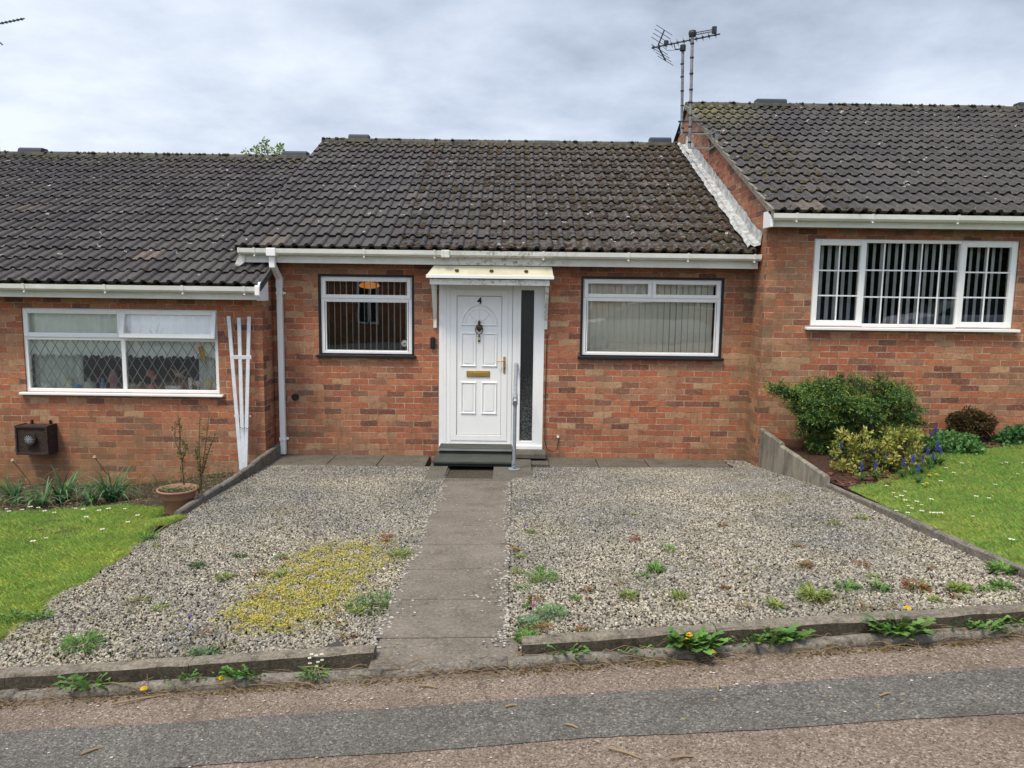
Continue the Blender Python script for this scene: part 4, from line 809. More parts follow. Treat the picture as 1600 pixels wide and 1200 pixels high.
# ------------------------------------------------------------------ steps, handrail
st1 = thing('door_step', (-.42, 9.35, .05), 'upper green grey step with dark edge directly under the front door', 'step')
MB().box(-.885, .01, 9.20, 9.497, .155, .178).build('tread', M['timber'], st1, bevel=.005); MB().box(-.875, .005, 9.205, 9.49, .055, .153).build('riser', M['under'], st1)
MB().box(-.885, .01, 9.194, 9.1995, .15, .172).build('nosing', plain('pale_edge', (.22,.24,.22), .6), st1)
st2 = thing('door_step', (-.45, 9.0, .05), 'lower wider green grey step resting on the landing slab', 'step')
MB().box(-.915, .01, 8.77, 9.193, .085, .112).build('tread', M['timber'], st2, bevel=.005); MB().box(-.90, .005, 8.785, 9.19, .0545, .083).build('base', M['under'], st2)
st3 = thing('side_slab', (.2, 9.36, .05), 'concrete block step end under the narrow side window', 'slab')
MB().box(.012, .43, 9.22, 9.527, .055, .115).build('block', M['slabd'], st3, bevel=.008); MB().box(.24, .455, 9.05, 9.525, -.1, .03).build('base_block', M['slabd'], st3, bevel=.008)
hr = thing('handrail', (.035, 8.66, .055), 'galvanised steel grab rail on a bolted post beside the door steps', 'handrail')
mb = MB(); mb.tube([(.035, 8.66, .06), (.037, 8.66, .86)], .021, 12); post = mb.build('post', M['galv'], hr, smooth=False)
mb = MB(); mb.tube([(.035, 8.66, .056), (.035, 8.66, .064)], .07, 20); mb.tube([(.035, 8.66, .064), (.035, 8.66, .15)], .027, 14); mb.build('base_flange', M['galv'], hr)
for z in (.08, .12): MB().tube([(.035, 8.632, z), (.035, 8.628, z)], .007, 8).build('screw', M['dark'], post)
mb = MB(); mb.tube([(.037, 8.56, .845), (.038, 8.60, .862), (.042, 9.02, 1.03), (.05, 9.36, 1.165), (.05, 9.43, 1.18), (.05, 9.52, 1.18)], .022, 12); mb.build('rail', M['galv'], hr, smooth=True)
mb = MB(); mb.tube([(.037, 8.66, .80), (.037, 8.66, .875)], .03, 14); mb.tube([(.037, 8.62, .872), (.038, 8.72, .912)], .029, 14); mb.tube([(.037, 8.555, .843), (.037, 8.545, .839)], .03, 14); mb.build('rail_clamp', M['galv'], hr)
# ------------------------------------------------------------------ kerbs and edgings
def stone(x0, x1, y0, y1, ztop, h, mat, name, label, cat, group, axis='x', jag=.005, zf=None):
    """a cast stone along x (or y) with slightly worn arrises; ztop is a function"""
    n = 8; mb = MB(); c = .012; rows = []
    for i in range(n+1):
        t = i/n
        if axis == 'x': x = x0+(x1-x0)*t; zt = ztop(x)
        else: x = y0+(y1-y0)*t; zt = ztop(x)
        j = lambda: random.uniform(-jag, jag)
        if axis == 'x': pr = [(y0, zt-h), (y0+j(), zt-c+j()), (y0+c+j(), zt+j()), (y1-c, zt+j()*.5), (y1, zt-c), (y1, zt-h)]; rows.append([(x, p, q) for p, q in pr])
        else: pr = [(x0, zt-h), (x0+j(), zt-c+j()), (x0+c+j(), zt+j()), (x1-c, zt+j()*.5), (x1, zt-c), (x1, zt-h)]; rows.append([(p, x, q) for p, q in pr])
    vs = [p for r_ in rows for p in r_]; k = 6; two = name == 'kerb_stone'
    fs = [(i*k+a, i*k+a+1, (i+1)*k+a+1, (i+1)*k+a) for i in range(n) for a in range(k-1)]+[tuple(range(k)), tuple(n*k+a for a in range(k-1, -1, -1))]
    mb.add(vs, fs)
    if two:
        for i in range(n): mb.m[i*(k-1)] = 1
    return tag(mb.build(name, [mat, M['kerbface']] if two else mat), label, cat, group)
xk = [(.065, 1.02), (1.025, 1.93), (1.935, 2.85), (2.855, 3.77), (3.775, 4.7), (-1.58, -.665), (-2.5, -1.585), (-3.42, -2.505), (-4.35, -3.425)]
kl = ['kerb stone immediately right of the path end', 'kerb stone with large dandelion clumps, second to the right of the path', 'kerb stone third to the right of the path', 'kerb stone at the right edge of the view', 'kerb stone past the right edge', 'kerb stone immediately left of the path, behind the daisy clump', 'kerb stone second to the left of the path', 'kerb stone at the far left corner of the gravel', 'kerb stone past the left edge']
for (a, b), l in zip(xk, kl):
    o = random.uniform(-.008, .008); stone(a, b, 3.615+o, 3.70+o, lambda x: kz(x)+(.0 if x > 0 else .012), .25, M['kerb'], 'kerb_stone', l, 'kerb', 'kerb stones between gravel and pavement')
# half-buried rounded edging in front of the kerb
mb = MB()
for i in range(-18, 18):
    xa, xb = i*.6, i*.6+.597
    pts = [(x, 3.545+.006*math.sin(i*3+t), pz(x, 0)+.006+.008*math.sin(i*1.9+t)) for t, x in enumerate(np.linspace(xa, xb, 5))]
    mb.tube(pts, .036, 10)
tag(mb.build('pavement_edging', M['edging'], smooth=True), kind='structure')
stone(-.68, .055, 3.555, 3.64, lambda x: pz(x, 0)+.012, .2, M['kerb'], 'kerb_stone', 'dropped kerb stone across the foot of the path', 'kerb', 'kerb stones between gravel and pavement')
el = ['low concrete edging stone next to the tall panels', 'second low edging stone below the tall panels', 'third low edging stone along the right lawn', 'low edging stone at the kerb corner by the right lawn']
for i, (a, b) in enumerate(((6.22, 7.12), (5.30, 6.21), (4.38, 5.29), (3.71, 4.37))):
    stone(2.99, 3.04, a, b, lambda y: interp(y, [3.6, 4.4, 7.1], [.60, .53, .325])+(.004 if i % 2 else 0), .3, M['edging'], 'edging_stone', el[i], 'edging', 'edging stones beside the right lawn', 'y', .004)
for i, (a, b, za, zb, l) in enumerate(((8.36, 9.05, .50, .47, 'tall stained concrete panel against the brick corner'), (7.72, 8.355, .44, .42, 'tall stained concrete panel, middle one of three'), (7.12, 7.715, .42, .40, 'tall stained concrete panel nearest the low edging'))):
    stone(2.96, 3.015, a, b, lambda y: za+(zb-za)*(b-y)/(b-a), .7, M['panel'], 'concrete_panel', l, 'panel', 'retaining panels beside the right flower bed', 'y', .004)
for i, (a, b, za, zb, l) in enumerate(((8.45, 9.42, .14, .16, 'dark concrete edging stone nearest the downpipe'), (7.5, 8.44, .13, .13, 'dark concrete edging stone beside the foot of the trellis'), (6.52, 7.49, .155, .145, 'dark concrete edging stone behind the flowerpot'))):
    stone(-2.93, -2.87, a, b, lambda y: za+(zb-za)*(y-a)/(b-a), .5, M['edging'], 'edging_stone', l, 'edging', 'edging stones beside the left flower bed', 'y', .005)
# ------------------------------------------------------------------ trellis, pot
tr = thing('trellis', (-3.17, 9.0, -.05), 'folded white wooden fan trellis leaning on the left brick wall', 'trellis')
for xb, xt in ((-3.19, at(357, 497, 9.06)[0]), (-3.165, at(373, 495, 9.06)[0]), (-3.14, at(389, 499, 9.06)[0])):
    MB().bar((xb, 8.93, -.06), (xt, 9.07, 1.735+random.uniform(-.01, .015)), .042, .018, up=(0, 1, 0)).build('upright', M['wood'], tr, bevel=.002)
z = at(370, 558, 9.03)[2]; MB().bar((at(362, 558, 9.03)[0], 9.03, z), (at(393, 558, 9.03)[0], 9.03, z), .018, .045, up=(0, 0, 1)).build('cross_bar', M['wood'], tr, bevel=.002)
z = at(380, 650, 9.0)[2]; MB().bar((at(366, 650, 9.0)[0], 9.0, z), (at(392, 650, 9.0)[0], 9.0, z), .014, .022, up=(0, 0, 1)).build('cross_bar', M['wood'], tr)
for x in (-3.20, -3.15, -3.10): MB().tube([(x, 8.945, .45), (x+.06, 8.94, .43)], .003, 5).build('tie_wire', M['cable'], tr)
px_ = at(279, 790, 6.95)[0]; pz_ = at(280, 771, 6.77)[2]-.222
pt = thing('flowerpot', (px_, 6.95, pz_), 'large pinkish brown plastic flowerpot by the left lawn corner', 'pot')
q = MB().lathe([(0, 0), (.112, 0), (.118, .01), (.138, .13), (.146, .135), (.150, .15), (.155, .175), (.172, .20), (.182, .205), (.184, .222), (.168, .222), (.165, .20), (.15, .17), (0, .165)], (0, 0, 0), 32).build('pot_body', M['pot'], pt, smooth=True, loc=(0, 0, 0)); q.matrix_parent_inverse = Matrix()
q = MB().lathe([(.163, .19), (.1, .2), (0, .205)], (0, 0, 0), 20).build('compost', M['soil'], pt, loc=(0, 0, 0)); q.matrix_parent_inverse = Matrix()
# ------------------------------------------------------------------ vegetation
POTW = (px_, 6.95, pz_+.2)
def leaf_np(P0, D, Nn, L, W, bend=.25):
    """kite leaves: P0 (n,3) base, D dir, Nn up-ish normal, L, W arrays -> verts, quads (two per leaf folded)"""
    D = D/np.linalg.norm(D, axis=1, keepdims=True); S = np.cross(D, Nn); S /= np.linalg.norm(S, axis=1, keepdims=True)+1e-9; U = np.cross(S, D)
    L = L[:, None]; W = W[:, None]
    a = P0; b = P0+D*L*.5+S*W*.5+U*L*.06; c = P0+D*L-U*L*bend; d = P0+D*L*.5-S*W*.5+U*L*.06
    V = np.stack([a, b, c, d], 1).reshape(-1, 3); n = len(P0); F = np.arange(n*4).reshape(n, 4); return V, F
def rand_dir(n, up=0.0):
    d = rng.normal(size=(n, 3)); d[:, 2] += up; return d/np.linalg.norm(d, axis=1, keepdims=True)
def cols(n, pal, w=None, jit=.18):
    pal = np.array(pal); i = rng.choice(len(pal), n, p=w); return np.clip(pal[i]*(1+rng.uniform(-jit, jit, (n, 1))), 0, 1)
def clump_plant(name, thingo, clumps, per, L, W, pal, up=.3, mat=None, w=None, tip=None, part='foliage', flat=1.0):
    """clumps: list of (x,y,z,r)"""
    Vs = []; Cs = []; n0 = 0; Ps = []; Ds = []; Cc = []
    for (x, y, z, r) in clumps:
        m = per; d = rand_dir(m); rad = r*rng.random(m)**.5; c = np.array([x, y, z]); p = c+d*rad[:, None]*np.array([1, 1, flat])
        Ps.append(p); dd = d*.8+rand_dir(m)*.5; dd[:, 2] += up; Ds.append(dd); base = cols(1, pal, w, .25)[0]
        cc = cols(m, pal, w)*.5+base*.5
        if tip is not None: k = rng.random(m) < .22; cc[k] = np.array(tip)*(1+rng.uniform(-.2, .2, (k.sum(), 1)))
        Cc.append(cc)
    P0 = np.concatenate(Ps); D = np.concatenate(Ds); cc = np.concatenate(Cc); n = len(P0)
    V, F = leaf_np(P0, D, rand_dir(n, .8), rng.uniform(.7, 1.3, n)*L, rng.uniform(.7, 1.3, n)*W)
    return np_mesh(part, V, F, mat or M['leaf'], cc, thingo)
# juniper
jx, jy, jz = 4.02, 8.3, .36
ju = thing('juniper_bush', (jx, jy, jz), 'large spreading dark green juniper bush with a long limb to the left', 'bush')
cl = []; mbb = MB()
targets = []
outline = [(1212, 608), (1235, 618), (1262, 606), (1290, 600), (1318, 596), (1345, 600), (1375, 598), (1395, 612), (1415, 622), (1428, 640), (1430, 665), (1425, 690), (1265, 625), (1250, 640), (1262, 665), (1275, 690)]
for (u, v) in outline: targets.append((at(u, v, 8.3), .085))
for i in range(128):
    u = random.uniform(1248, 1422); v = random.uniform(606, 702); yy = random.uniform(8.08, 8.75)
    if v > 640: u = max(u, 1262)
    targets.append((at(u*1.0+(yy-8.3)*35*(u-800)/520*0, v, yy), random.uniform(.09, .15)))
for (p, r) in targets:
    cl.append((p[0], p[1], p[2], r*1.12))
    b = (jx+random.uniform(-.08, .08), jy+random.uniform(-.1, .1), jz); m_ = ((b[0]*.45+p[0]*.55), (b[1]*.45+p[1]*.55), b[2]*.5+p[2]*.5+.02)
    mbb.tube([b, m_, p], [.012, .007, .002], 5) if random.random() < .35 else None
for k in range(5): p = at(1222+k*10, 612+k*4, 8.25); cl.append((p[0], p[1], p[2], .06))
mbb.build('branches', M['bark'], ju)
# sprays: each clump made of short twigs carrying needles
P0 = []; D = []; CC = []
pal = [(.04,.105,.035), (.055,.14,.04), (.028,.07,.028), (.08,.17,.045)]
for (x, y, z, r) in cl:
    base = cols(1, pal, None, .45)[0]
    for s in range(56):
        d = rand_dir(1, .35)[0]; d[2] *= .55; o_ = np.array([x, y, z])+d*r*random.uniform(.1, .85); ln = random.uniform(.05, .11); ax = d+rand_dir(1)[0]*.35; ax /= np.linalg.norm(ax)
        m = 14; t = np.linspace(0, 1, m); pp = o_+ax*ln*t[:, None]+rng.normal(size=(m, 3))*.004
        P0.append(pp); dd = ax*.8+rng.normal(size=(m, 3))*.6; D.append(dd)
        c = np.tile(base*.5+cols(1, pal)[0]*.5, (m, 1)); c[t > .72] = np.array([.20, .27, .05])*random.uniform(.6, 1.25); CC.append(c)
P0 = np.concatenate(P0); D = np.concatenate(D); CC = np.concatenate(CC); n = len(P0)
V, F = leaf_np(P0, D, rand_dir(n, .5), rng.uniform(.016, .034, n), rng.uniform(.006, .011, n), .1); np_mesh('foliage', V, F, M['needle'], CC, ju)
def ellip(cx, cy, cz, rx, ry, rz_, n, r, lo=0):
    out = []
    for i in range(n):
        d = rand_dir(1, lo)[0]; s = random.uniform(.45, 1); out.append((cx+d[0]*rx*s, cy+d[1]*ry*s, cz+d[2]*rz_*s, r*random.uniform(.7, 1.2)))
    return out
# dark ground ivy under the juniper
iv = thing('ivy_plant', (3.62, 8.0, .34), 'dark low ivy growing at the foot of the juniper behind the panels', 'plant')
clump_plant('ivy', iv, ellip(3.65, 7.95, .38, .28, .45, .14, 26, .08), 60, .035, .03, [(.02,.045,.018), (.03,.06,.02)])
# yellow-leaved shrub
ys_ = thing('golden_shrub', (4.0, 7.75, .34), 'open twiggy shrub with yellow green leaves in front of the juniper', 'shrub')
mbb = MB(); cl = []
for i in range(80):
    p = at(random.uniform(1302, 1445), random.uniform(672, 742), random.uniform(7.35, 7.7)); 
    
    mbb.tube([(3.85+random.uniform(-.12, .12), 7.6, .34), ((3.85+p[0])/2, (7.6+p[1])/2, (.34+p[2])/2+.03), p], [.006, .004, .002], 5); cl.append((p[0], p[1], p[2], .045))
mbb.build('stems', M['stem'], ys_)
clump_plant('g', ys_, cl, 36, .042, .018, [(.38,.37,.08), (.28,.31,.07), (.44,.39,.10), (.18,.24,.05)], .35)
# green perennials
g1 = thing('leafy_perennial', (5.2, 8.35, .36), 'fresh green leafy perennial clump behind the bluebells', 'plant')
clump_plant('p', g1, ellip(at(1487, 697, 8.3)[0], 8.35, at(1487, 700, 8.3)[2], .36, .22, .13, 60, .06, .3), 40, .045, .03, [(.13,.28,.08), (.09,.21,.06), (.18,.34,.12)], .4)
g2 = thing('leafy_perennial', (6.2, 8.75, .38), 'fresh green leafy perennial clump right of the brown bush', 'plant')
clump_plant('p', g2, ellip(at(1590, 688, 8.7)[0], 8.7, at(1590, 688, 8.7)[2], .26, .16, .11, 36, .06, .3), 40, .045, .028, [(.08,.20,.07), (.06,.15,.05)], .4)
b1 = thing('brown_bush', (5.72, 8.85, .38), 'rounded reddish brown small leaved bush against the right wall', 'bush')
mbb = MB()
for i in range(26):
    p = at(random.uniform(1480, 1552), random.uniform(645, 690), random.uniform(8.7, 8.98)); mbb.tube([(5.7, 8.86, .36), ((5.7+p[0])/2+.02, (8.86+p[1])/2, (.36+p[2])/2), p], [.007, .005, .002], 5)
mbb.build('stems', M['bark'], b1)
pc = at(1516, 666, 8.84); clump_plant('b', b1, ellip(pc[0], 8.84, pc[2], .28, .13, .19, 80, .05), 130, .026, .015, [(.095,.06,.026), (.06,.04,.02), (.12,.075,.025), (.07,.065,.022)], .2)
# bluebells: each plant with strap leaves and a flower head
def bluebell():
    o = thing('bluebell', (0, 0, 0), 'blue flowered bulb with strap leaves in front of the golden shrub', 'flower', 'bluebells in the right bed')
    mb = MB(); mb.tube([(0, 0, 0), (.005, 0, .12), (.012, 0, .20)], .003, 5); q = mb.build('stem', plain('bluebell_stem', (.06,.14,.03), .6), o, loc=(0, 0, 0)); q.matrix_parent_inverse = Matrix()
    mb = MB()
    for k in range(16):
        t = k*2.4; z = .13+.0055*k; r = .016*(1-k/26); mb.lathe([(0, .007), (.007, .0), (.005, -.009)], (.008+r*math.cos(t), r*math.sin(t), z), 6, 0, (.07*random.uniform(.7, 1.3), .08, .36*random.uniform(.7, 1.2)))
    q = mb.build('flower_head', M['petal'], o, loc=(0, 0, 0)); q.matrix_parent_inverse = Matrix()
    mb = MB()
    for k in range(24):
        t = random.uniform(0, 6.28); l = random.uniform(.12, .24); dx, dy = math.cos(t), math.sin(t); w = .006; c = (.05*random.uniform(.8, 1.3), .13, .03)
        pts = [(dx*l*u*.6, dy*l*u*.6, l*(u*1.1-u*u*.75)) for u in (0, .35, .7, 1)]
        for i in range(3): a_, b_ = pts[i], pts[i+1]; w0, w1 = w*(1-i*.25), w*(1-(i+1)*.3); mb.quad((a_[0]-dy*w0, a_[1]+dx*w0, a_[2]), (a_[0]+dy*w0, a_[1]-dx*w0, a_[2]), (b_[0]+dy*w1, b_[1]-dx*w1, b_[2]), (b_[0]-dy*w1, b_[1]+dx*w1, b_[2]), col=c)
    q = mb.build('leaves', M['leaf'], o, loc=(0, 0, 0)); q.matrix_parent_inverse = Matrix()
    return o
bb = bluebell(); first = True
for (u, v) in ((1362, 712), (1312, 704), (1368, 735), (1385, 722), (1402, 718), (1418, 720), (1430, 708), (1440, 706), (1448, 714), (1455, 720), (1462, 712), (1469, 712), (1452, 690), (1458, 686), (1462, 692), (1440, 726), (1425, 730), (1410, 732), (1434, 742), (1345, 738)):
    x, y, z = down(u, v+14, lambda x, y: rz(x, y)+.02)
    y = min(y, 8.6)
    if first: bb.location = (x, y, z); first = False
    else: copy_tree(bb, (x, y, z), random.uniform(0, 6), random.uniform(.8, 1.15))
# strap leaf tufts
def straps(mb, cx, cy, cz, n, L, w, pal, spread=.7):
    for k in range(n):
        t = random.uniform(0, 6.28); l = L*random.uniform(.55, 1.15); dx, dy = math.cos(t), math.sin(t); c = random.choice(pal); c = tuple(q*random.uniform(.75, 1.3) for q in c); ox, oy = random.uniform(-.05, .05), random.uniform(-.04, .04)
        sp_ = spread*random.uniform(.4, 1.2); us = (0, .2, .4, .6, .8, 1); pts = [(cx+ox+dx*l*u*sp_, cy+oy+dy*l*u*sp_, cz+l*(u*1.25-u*u*.95*sp_*1.1)) for u in us]
        for i in range(5):
            a_, b_ = pts[i], pts[i+1]; w0, w1 = w*(1-us[i]**2*.9), w*(1-us[i+1]**2*.9)
            mb.quad((a_[0]-dy*w0, a_[1]+dx*w0, a_[2]), (a_[0]+dy*w0, a_[1]-dx*w0, a_[2]), (b_[0]+dy*w1, b_[1]-dx*w1, b_[2]), (b_[0]-dy*w1, b_[1]+dx*w1, b_[2]), col=c)
gpal = [(.07,.15,.05), (.10,.20,.07), (.16,.24,.12), (.05,.11,.04)]
for (u, v, n, L, l) in ((16, 790, 60, .40, 'clump of arching strap leaves at the far left of the flower bed'), (92, 788, 80, .46, 'large clump of arching strap leaves under the boiler flue'), (55, 795, 40, .30, 'small strap leaved clump between two larger ones'), (168, 787, 75, .44, 'clump of arching strap leaves left of the flowerpot'), (133, 793, 34, .28, 'sparse short strap leaved clump in the left bed')):
    x, y, z = down(u, v, lz); o = thing('daylily_clump', (x, y, z), l, 'plant', None); mb = MB(); straps(mb, x, y+.08, z, n, L, .009, gpal, .95); mb.build('leaves', M['leaf'], o)
mb = MB()
for i in range(260):
    x = random.uniform(-7, -3.1); y = random.uniform(7.3, 9.0); z = lz(x, y); t = random.uniform(0, 6.28); l = random.uniform(.04, .22)*(1.3 if y > 8.2 else .8); c = random.choice([(.30,.24,.12), (.22,.24,.10), (.10,.17,.05), (.36,.30,.17)])
    mb.tube([(x, y, z), (x+l*.3*math.cos(t), y+l*.3*math.sin(t), z+l*.8), (x+l*.8*math.cos(t), y+l*.7*math.sin(t), z+l*random.uniform(.6, 1.1))], .0028, 4, 0, c)
for i in range(1500):
    x = random.uniform(-7, -2.98); y = random.uniform(7.15, 9.05); z = lz(x, y)+.012; l = random.uniform(.01, .03); t = random.uniform(0, 6.28); c = random.choice([(.12,.17,.05), (.17,.13,.07), (.07,.12,.035), (.25,.20,.11)])
    mb.quad((x, y, z), (x+l*math.cos(t-.4), y+l*math.sin(t-.4), z+l*.5), (x+l*1.5*math.cos(t), y+l*1.5*math.sin(t), z+l*.3), (x+l*math.cos(t+.4), y+l*math.sin(t+.4), z+l*.4), col=c)
tag(mb.build('bed_weeds', M['leaf']), 'scruffy dry stalks and small weeds filling the left flower bed', 'weeds', kind='stuff')
# dry stems with pale seed heads in the left bed
for (u, v, h, l) in ((20, 720, .28, 'thin dry flower stem below the flue'), (148, 715, .30, 'thin dry flower stem leaning over the left bed')):
    p = at(u, v, 8.2); x0, y0 = p[0]+.12, 8.3; z0 = lz(x0, y0); o = thing('dry_flower_stem', (x0, y0, z0), l, 'plant')
    MB().tube([(x0, y0, z0), (x0-.02, y0, z0+h*.6), p], .004, 5).build('stem', M['stem'], o); MB().lathe([(0, -.02), (.022, 0), (.012, .02), (0, .025)], p, 8, 0, (.5,.35,.2)).build('seed_head', M['petal'], o)
# rose stems behind the pot
def rose(pts_list, label, baseY):
    bp = at(*pts_list[0][0], baseY); o = thing('rose_bush', bp, label, 'plant'); mb = MB(); lf = []
    for pl in pts_list:
        P_ = [at(u, v, baseY+random.uniform(-.06, .06)*(i > 0)) for i, (u, v) in enumerate(pl)]; mb.tube(P_, list(np.linspace(.007, .003, len(P_))), 6)
        for i in range(len(P_)-1):
            for k in range(4): t = random.random(); q = [P_[i][j]*(1-t)+P_[i+1][j]*t for j in range(3)]; lf.append((*q, .022))
    mb.build('stems', M['stem'], o); clump_plant('r', o, lf, 5, .026, .014, [(.09,.14,.03), (.14,.17,.04), (.16,.08,.03)], .3, part='leaves')
rose([[(287, 757), (284, 715), (274, 690), (273, 658)], [(285, 730), (281, 700), (281, 668), (279, 650)], [(284, 722), (291, 700), (287, 690)]], 'leggy rose stem growing at the back of the flowerpot', 7.05)
rose([[(311, 770), (313, 735), (311, 700), (312, 655)], [(313, 765), (317, 725), (322, 690), (327, 645)], [(316, 740), (326, 705), (337, 677)], [(312, 735), (308, 715), (305, 700)]], 'cluster of thin bare rose stems at the right of the flowerpot', 6.98)
# scruffy growth
def tuft(name, x, y, z, n, r, L, W, pal, label, cat='weed', group=None, up=.9, scale=1):
    o = thing(name, (x, y, z), label, cat, group); P0 = np.zeros((n, 3)); a = rng.uniform(0, 6.28, n); rr_ = r*rng.random(n)**.7*.55
    P0[:, 0] = x+rr_*np.cos(a); P0[:, 1] = y+rr_*np.sin(a); P0[:, 2] = z+rng.uniform(0, .35, n)*L
    D = np.stack([np.cos(a), np.sin(a), np.full(n, up)*rng.uniform(.3, 1.6, n)], 1)+rng.normal(size=(n, 3))*.25
    V, F = leaf_np(P0, D, np.tile([0, 0, 1.], (n, 1))+rng.normal(size=(n, 3))*.3, L*rng.uniform(.5, 1.2, n), W*rng.uniform(.6, 1.2, n), .3)
    np_mesh('leaves', V, F, M['leaf'], cols(n, pal), o); return o
G1 = [(.13,.26,.05), (.14,.26,.05), (.07,.15,.035)]; G2 = [(.20,.26,.06), (.26,.30,.06), (.13,.2,.04)]; RD = [(.22,.12,.05), (.16,.18,.05), (.25,.09,.05)]; BG = [(.12,.2,.1), (.2,.28,.17), (.1,.17,.08)]
def D_(u, v): x, y, z = down(u, v, gz); return x, y, z
big = [(130, 1010, 140, .13, .085, .012, G1, 'bushy dark green feathery weed in the left gravel near the kerb'), (848, 905, 150, .13, .075, .008, G1, 'wide grassy green weed in the gravel right of the path'), (862, 962, 150, .11, .06, .010, [(.10,.2,.07),(.16,.26,.10)], 'grey green weed mound right of the path foot'), (1024, 893, 50, .05, .07, .018, G1, 'upright bright green weed in the middle of the right gravel'),
 (984, 932, 60, .06, .045, .014, G2, 'yellow green weed left of centre in the right gravel'), (1062, 933, 60, .06, .045, .014, G2, 'yellow green weed in the right gravel above the dandelions'), (1212, 948, 55, .05, .05, .014, G2, 'small leafy weed in the gravel just behind the kerb'), (1272, 935, 110, .10, .08, .018, G2, 'tall yellow green weed clump behind the right kerb'), (1325, 920, 60, .08, .06, .014, G1, 'green weed in the right gravel behind the kerb dandelions'), (1374, 922, 40, .05, .07, .016, G1, 'spiky green weed in the right gravel'), (1432, 920, 70, .09, .06, .016, RD, 'reddish weed clump in the right gravel'),
 (1497, 922, 70, .08, .055, .018, G2, 'weed patch in the right gravel near the lawn edging'), (1566, 895, 70, .07, .09, .022, G1, 'broad leaved weed against the end of the low edging'), (1566, 918, 60, .07, .05, .018, G1, 'broad leaved weed in front of the edging end'), (1345, 810, 30, .05, .04, .014, G2, 'faint weed near the low edging'), (822, 1000, 90, .06, .06, .016, G1, 'green weed where the path meets the right kerb stone'), (830, 975, 120, .10, .04, .018, BG, 'pale green succulent mat beside the path foot'),
 (320, 1022, 120, .09, .035, .018, BG, 'pale blue green succulent mat near the left kerb'), (310, 885, 60, .07, .04, .012, [(.05,.12,.03)], 'dark green weed in the upper left gravel'), (375, 870, 50, .05, .035, .012, [(.05,.12,.03)], 'small dark green weed beside another in the left gravel'), (215, 940, 90, .09, .03, .008, [(.2,.24,.07), (.25,.18,.07)], 'flat brownish green moss tuft in the left gravel'), (250, 950, 70, .07, .03, .008, G2, 'flat green moss tuft in the left gravel'), (230, 842, 80, .09, .05, .014, G1, 'green weed on the edge of the left lawn'), (62, 965, 80, .08, .05, .014, G1, 'green weed at the corner of the left lawn'), (20, 968, 90, .10, .06, .014, G1, 'dark green weed at the very left edge of the lawn'),
 (590, 945, 420, .24, .028, .02, [(.12,.2,.07), (.17,.25,.10), (.1,.16,.06)], 'spreading round leaved plant on the left edge of the path'), (628, 868, 120, .12, .05, .012, G2, 'weed against the left edge of the path'), (606, 840, 40, .04, .05, .01, [(.3,.1,.06), (.25,.15,.08)], 'red stemmed weed near the left path edge'), (540, 1000, 30, .06, .03, .014, RD, 'reddish low weed behind the left kerb'), (828, 832, 40, .05, .035, .014, G2, 'small weed with a violet flower right of the path'), (994, 845, 36, .04, .05, .01, [(.3,.09,.05), (.2,.07,.04)], 'rust red weed in the middle of the right gravel'), (990, 805, 16, .03, .03, .012, G2, 'tiny yellow green weed in the upper right gravel'), (803, 862, 24, .03, .06, .01, [(.32,.18,.05), (.25,.2,.06)], 'brown dry weed right of the path'), (440, 900, 40, .05, .06, .012, G2, 'upright weed beside the yellow stonecrop'), (350, 905, 40, .05, .06, .012, G2, 'yellow green weed left of the yellow stonecrop'), (1245, 855, 30, .05, .03, .01, RD, 'thin reddish weed in the right gravel'), (910, 985, 30, .05, .03, .014, RD, 'low reddish weed behind the right kerb')]
for (u, v, n, r, L, W, pal, l) in big: x, y, z = D_(u, v); tuft('weed', x, y, z, int(n*1.5), r*1.4, L*.78, W*.8, pal, l)
for i in range(46):
    q = i % 4
    if q == 0: u, v = random.uniform(820, 1560), random.uniform(900, 958)
    elif q == 1: u, v = random.uniform(800, 860), random.uniform(860, 990)
    elif q == 2: u, v = random.uniform(1000, 1500), random.uniform(800, 930)
    else: u, v = random.uniform(150, 620), random.uniform(820, 1015)
    x, y, z = D_(u, v)
    if not (3.75 < y < 8.8 and -2.85 < x < 2.9) or -.74 < x < .01: continue
    right = x > 0; tuft('weed', x, y, z, random.randint(18, 50), random.uniform(.04, .10), random.uniform(.02, .04), .010, random.choice([G2, RD, G1, RD]), 'small scrubby weed among the stones of the right gravel' if right else 'small scrubby weed among the stones of the left gravel', 'weed', 'small weeds in the right gravel' if right else 'small weeds in the left gravel')
for k_, (du, l_) in enumerate(((-.07, 'grassy weeds at the left inside the flowerpot'), (.08, 'grassy weeds at the right inside the flowerpot'))): tuft('weed', POTW[0]+du, POTW[1], POTW[2], 70, .13, .05, .008, [(.2,.26,.08), (.28,.24,.12), (.14,.2,.06)], l_)
# tiny seedlings: countless, one object
P0 = []; CC = []
for i in range(2600):
    x = random.uniform(-2.85, 2.95); y = 3.75+random.random()**1.5*4.6
    if -.75 < x < .02: continue
    f = math.sin(x*3.1+1)*math.sin(y*2.3)+math.sin(x*7+y*5)*.4
    if f < .25 and random.random() < .75: continue
    for k in range(4): P0.append((x+random.gauss(0, .02), y+random.gauss(0, .02), gz(x, y)+.006)); CC.append(random.choice([(.2,.22,.07), (.25,.13,.07), (.14,.2,.06), (.3,.26,.08)]))
P0 = np.array(P0); n = len(P0); D = rand_dir(n, .8); D[:, 2] = abs(D[:, 2]); V, F = leaf_np(P0, D, rand_dir(n, 1), rng.uniform(.015, .035, n), rng.uniform(.004, .009, n)); o = np_mesh('seedlings', V, F, M['leaf'], CC)
tag(o, 'scattered tiny seedlings and dry weeds coming up through the stone chippings', 'weeds', kind='stuff')
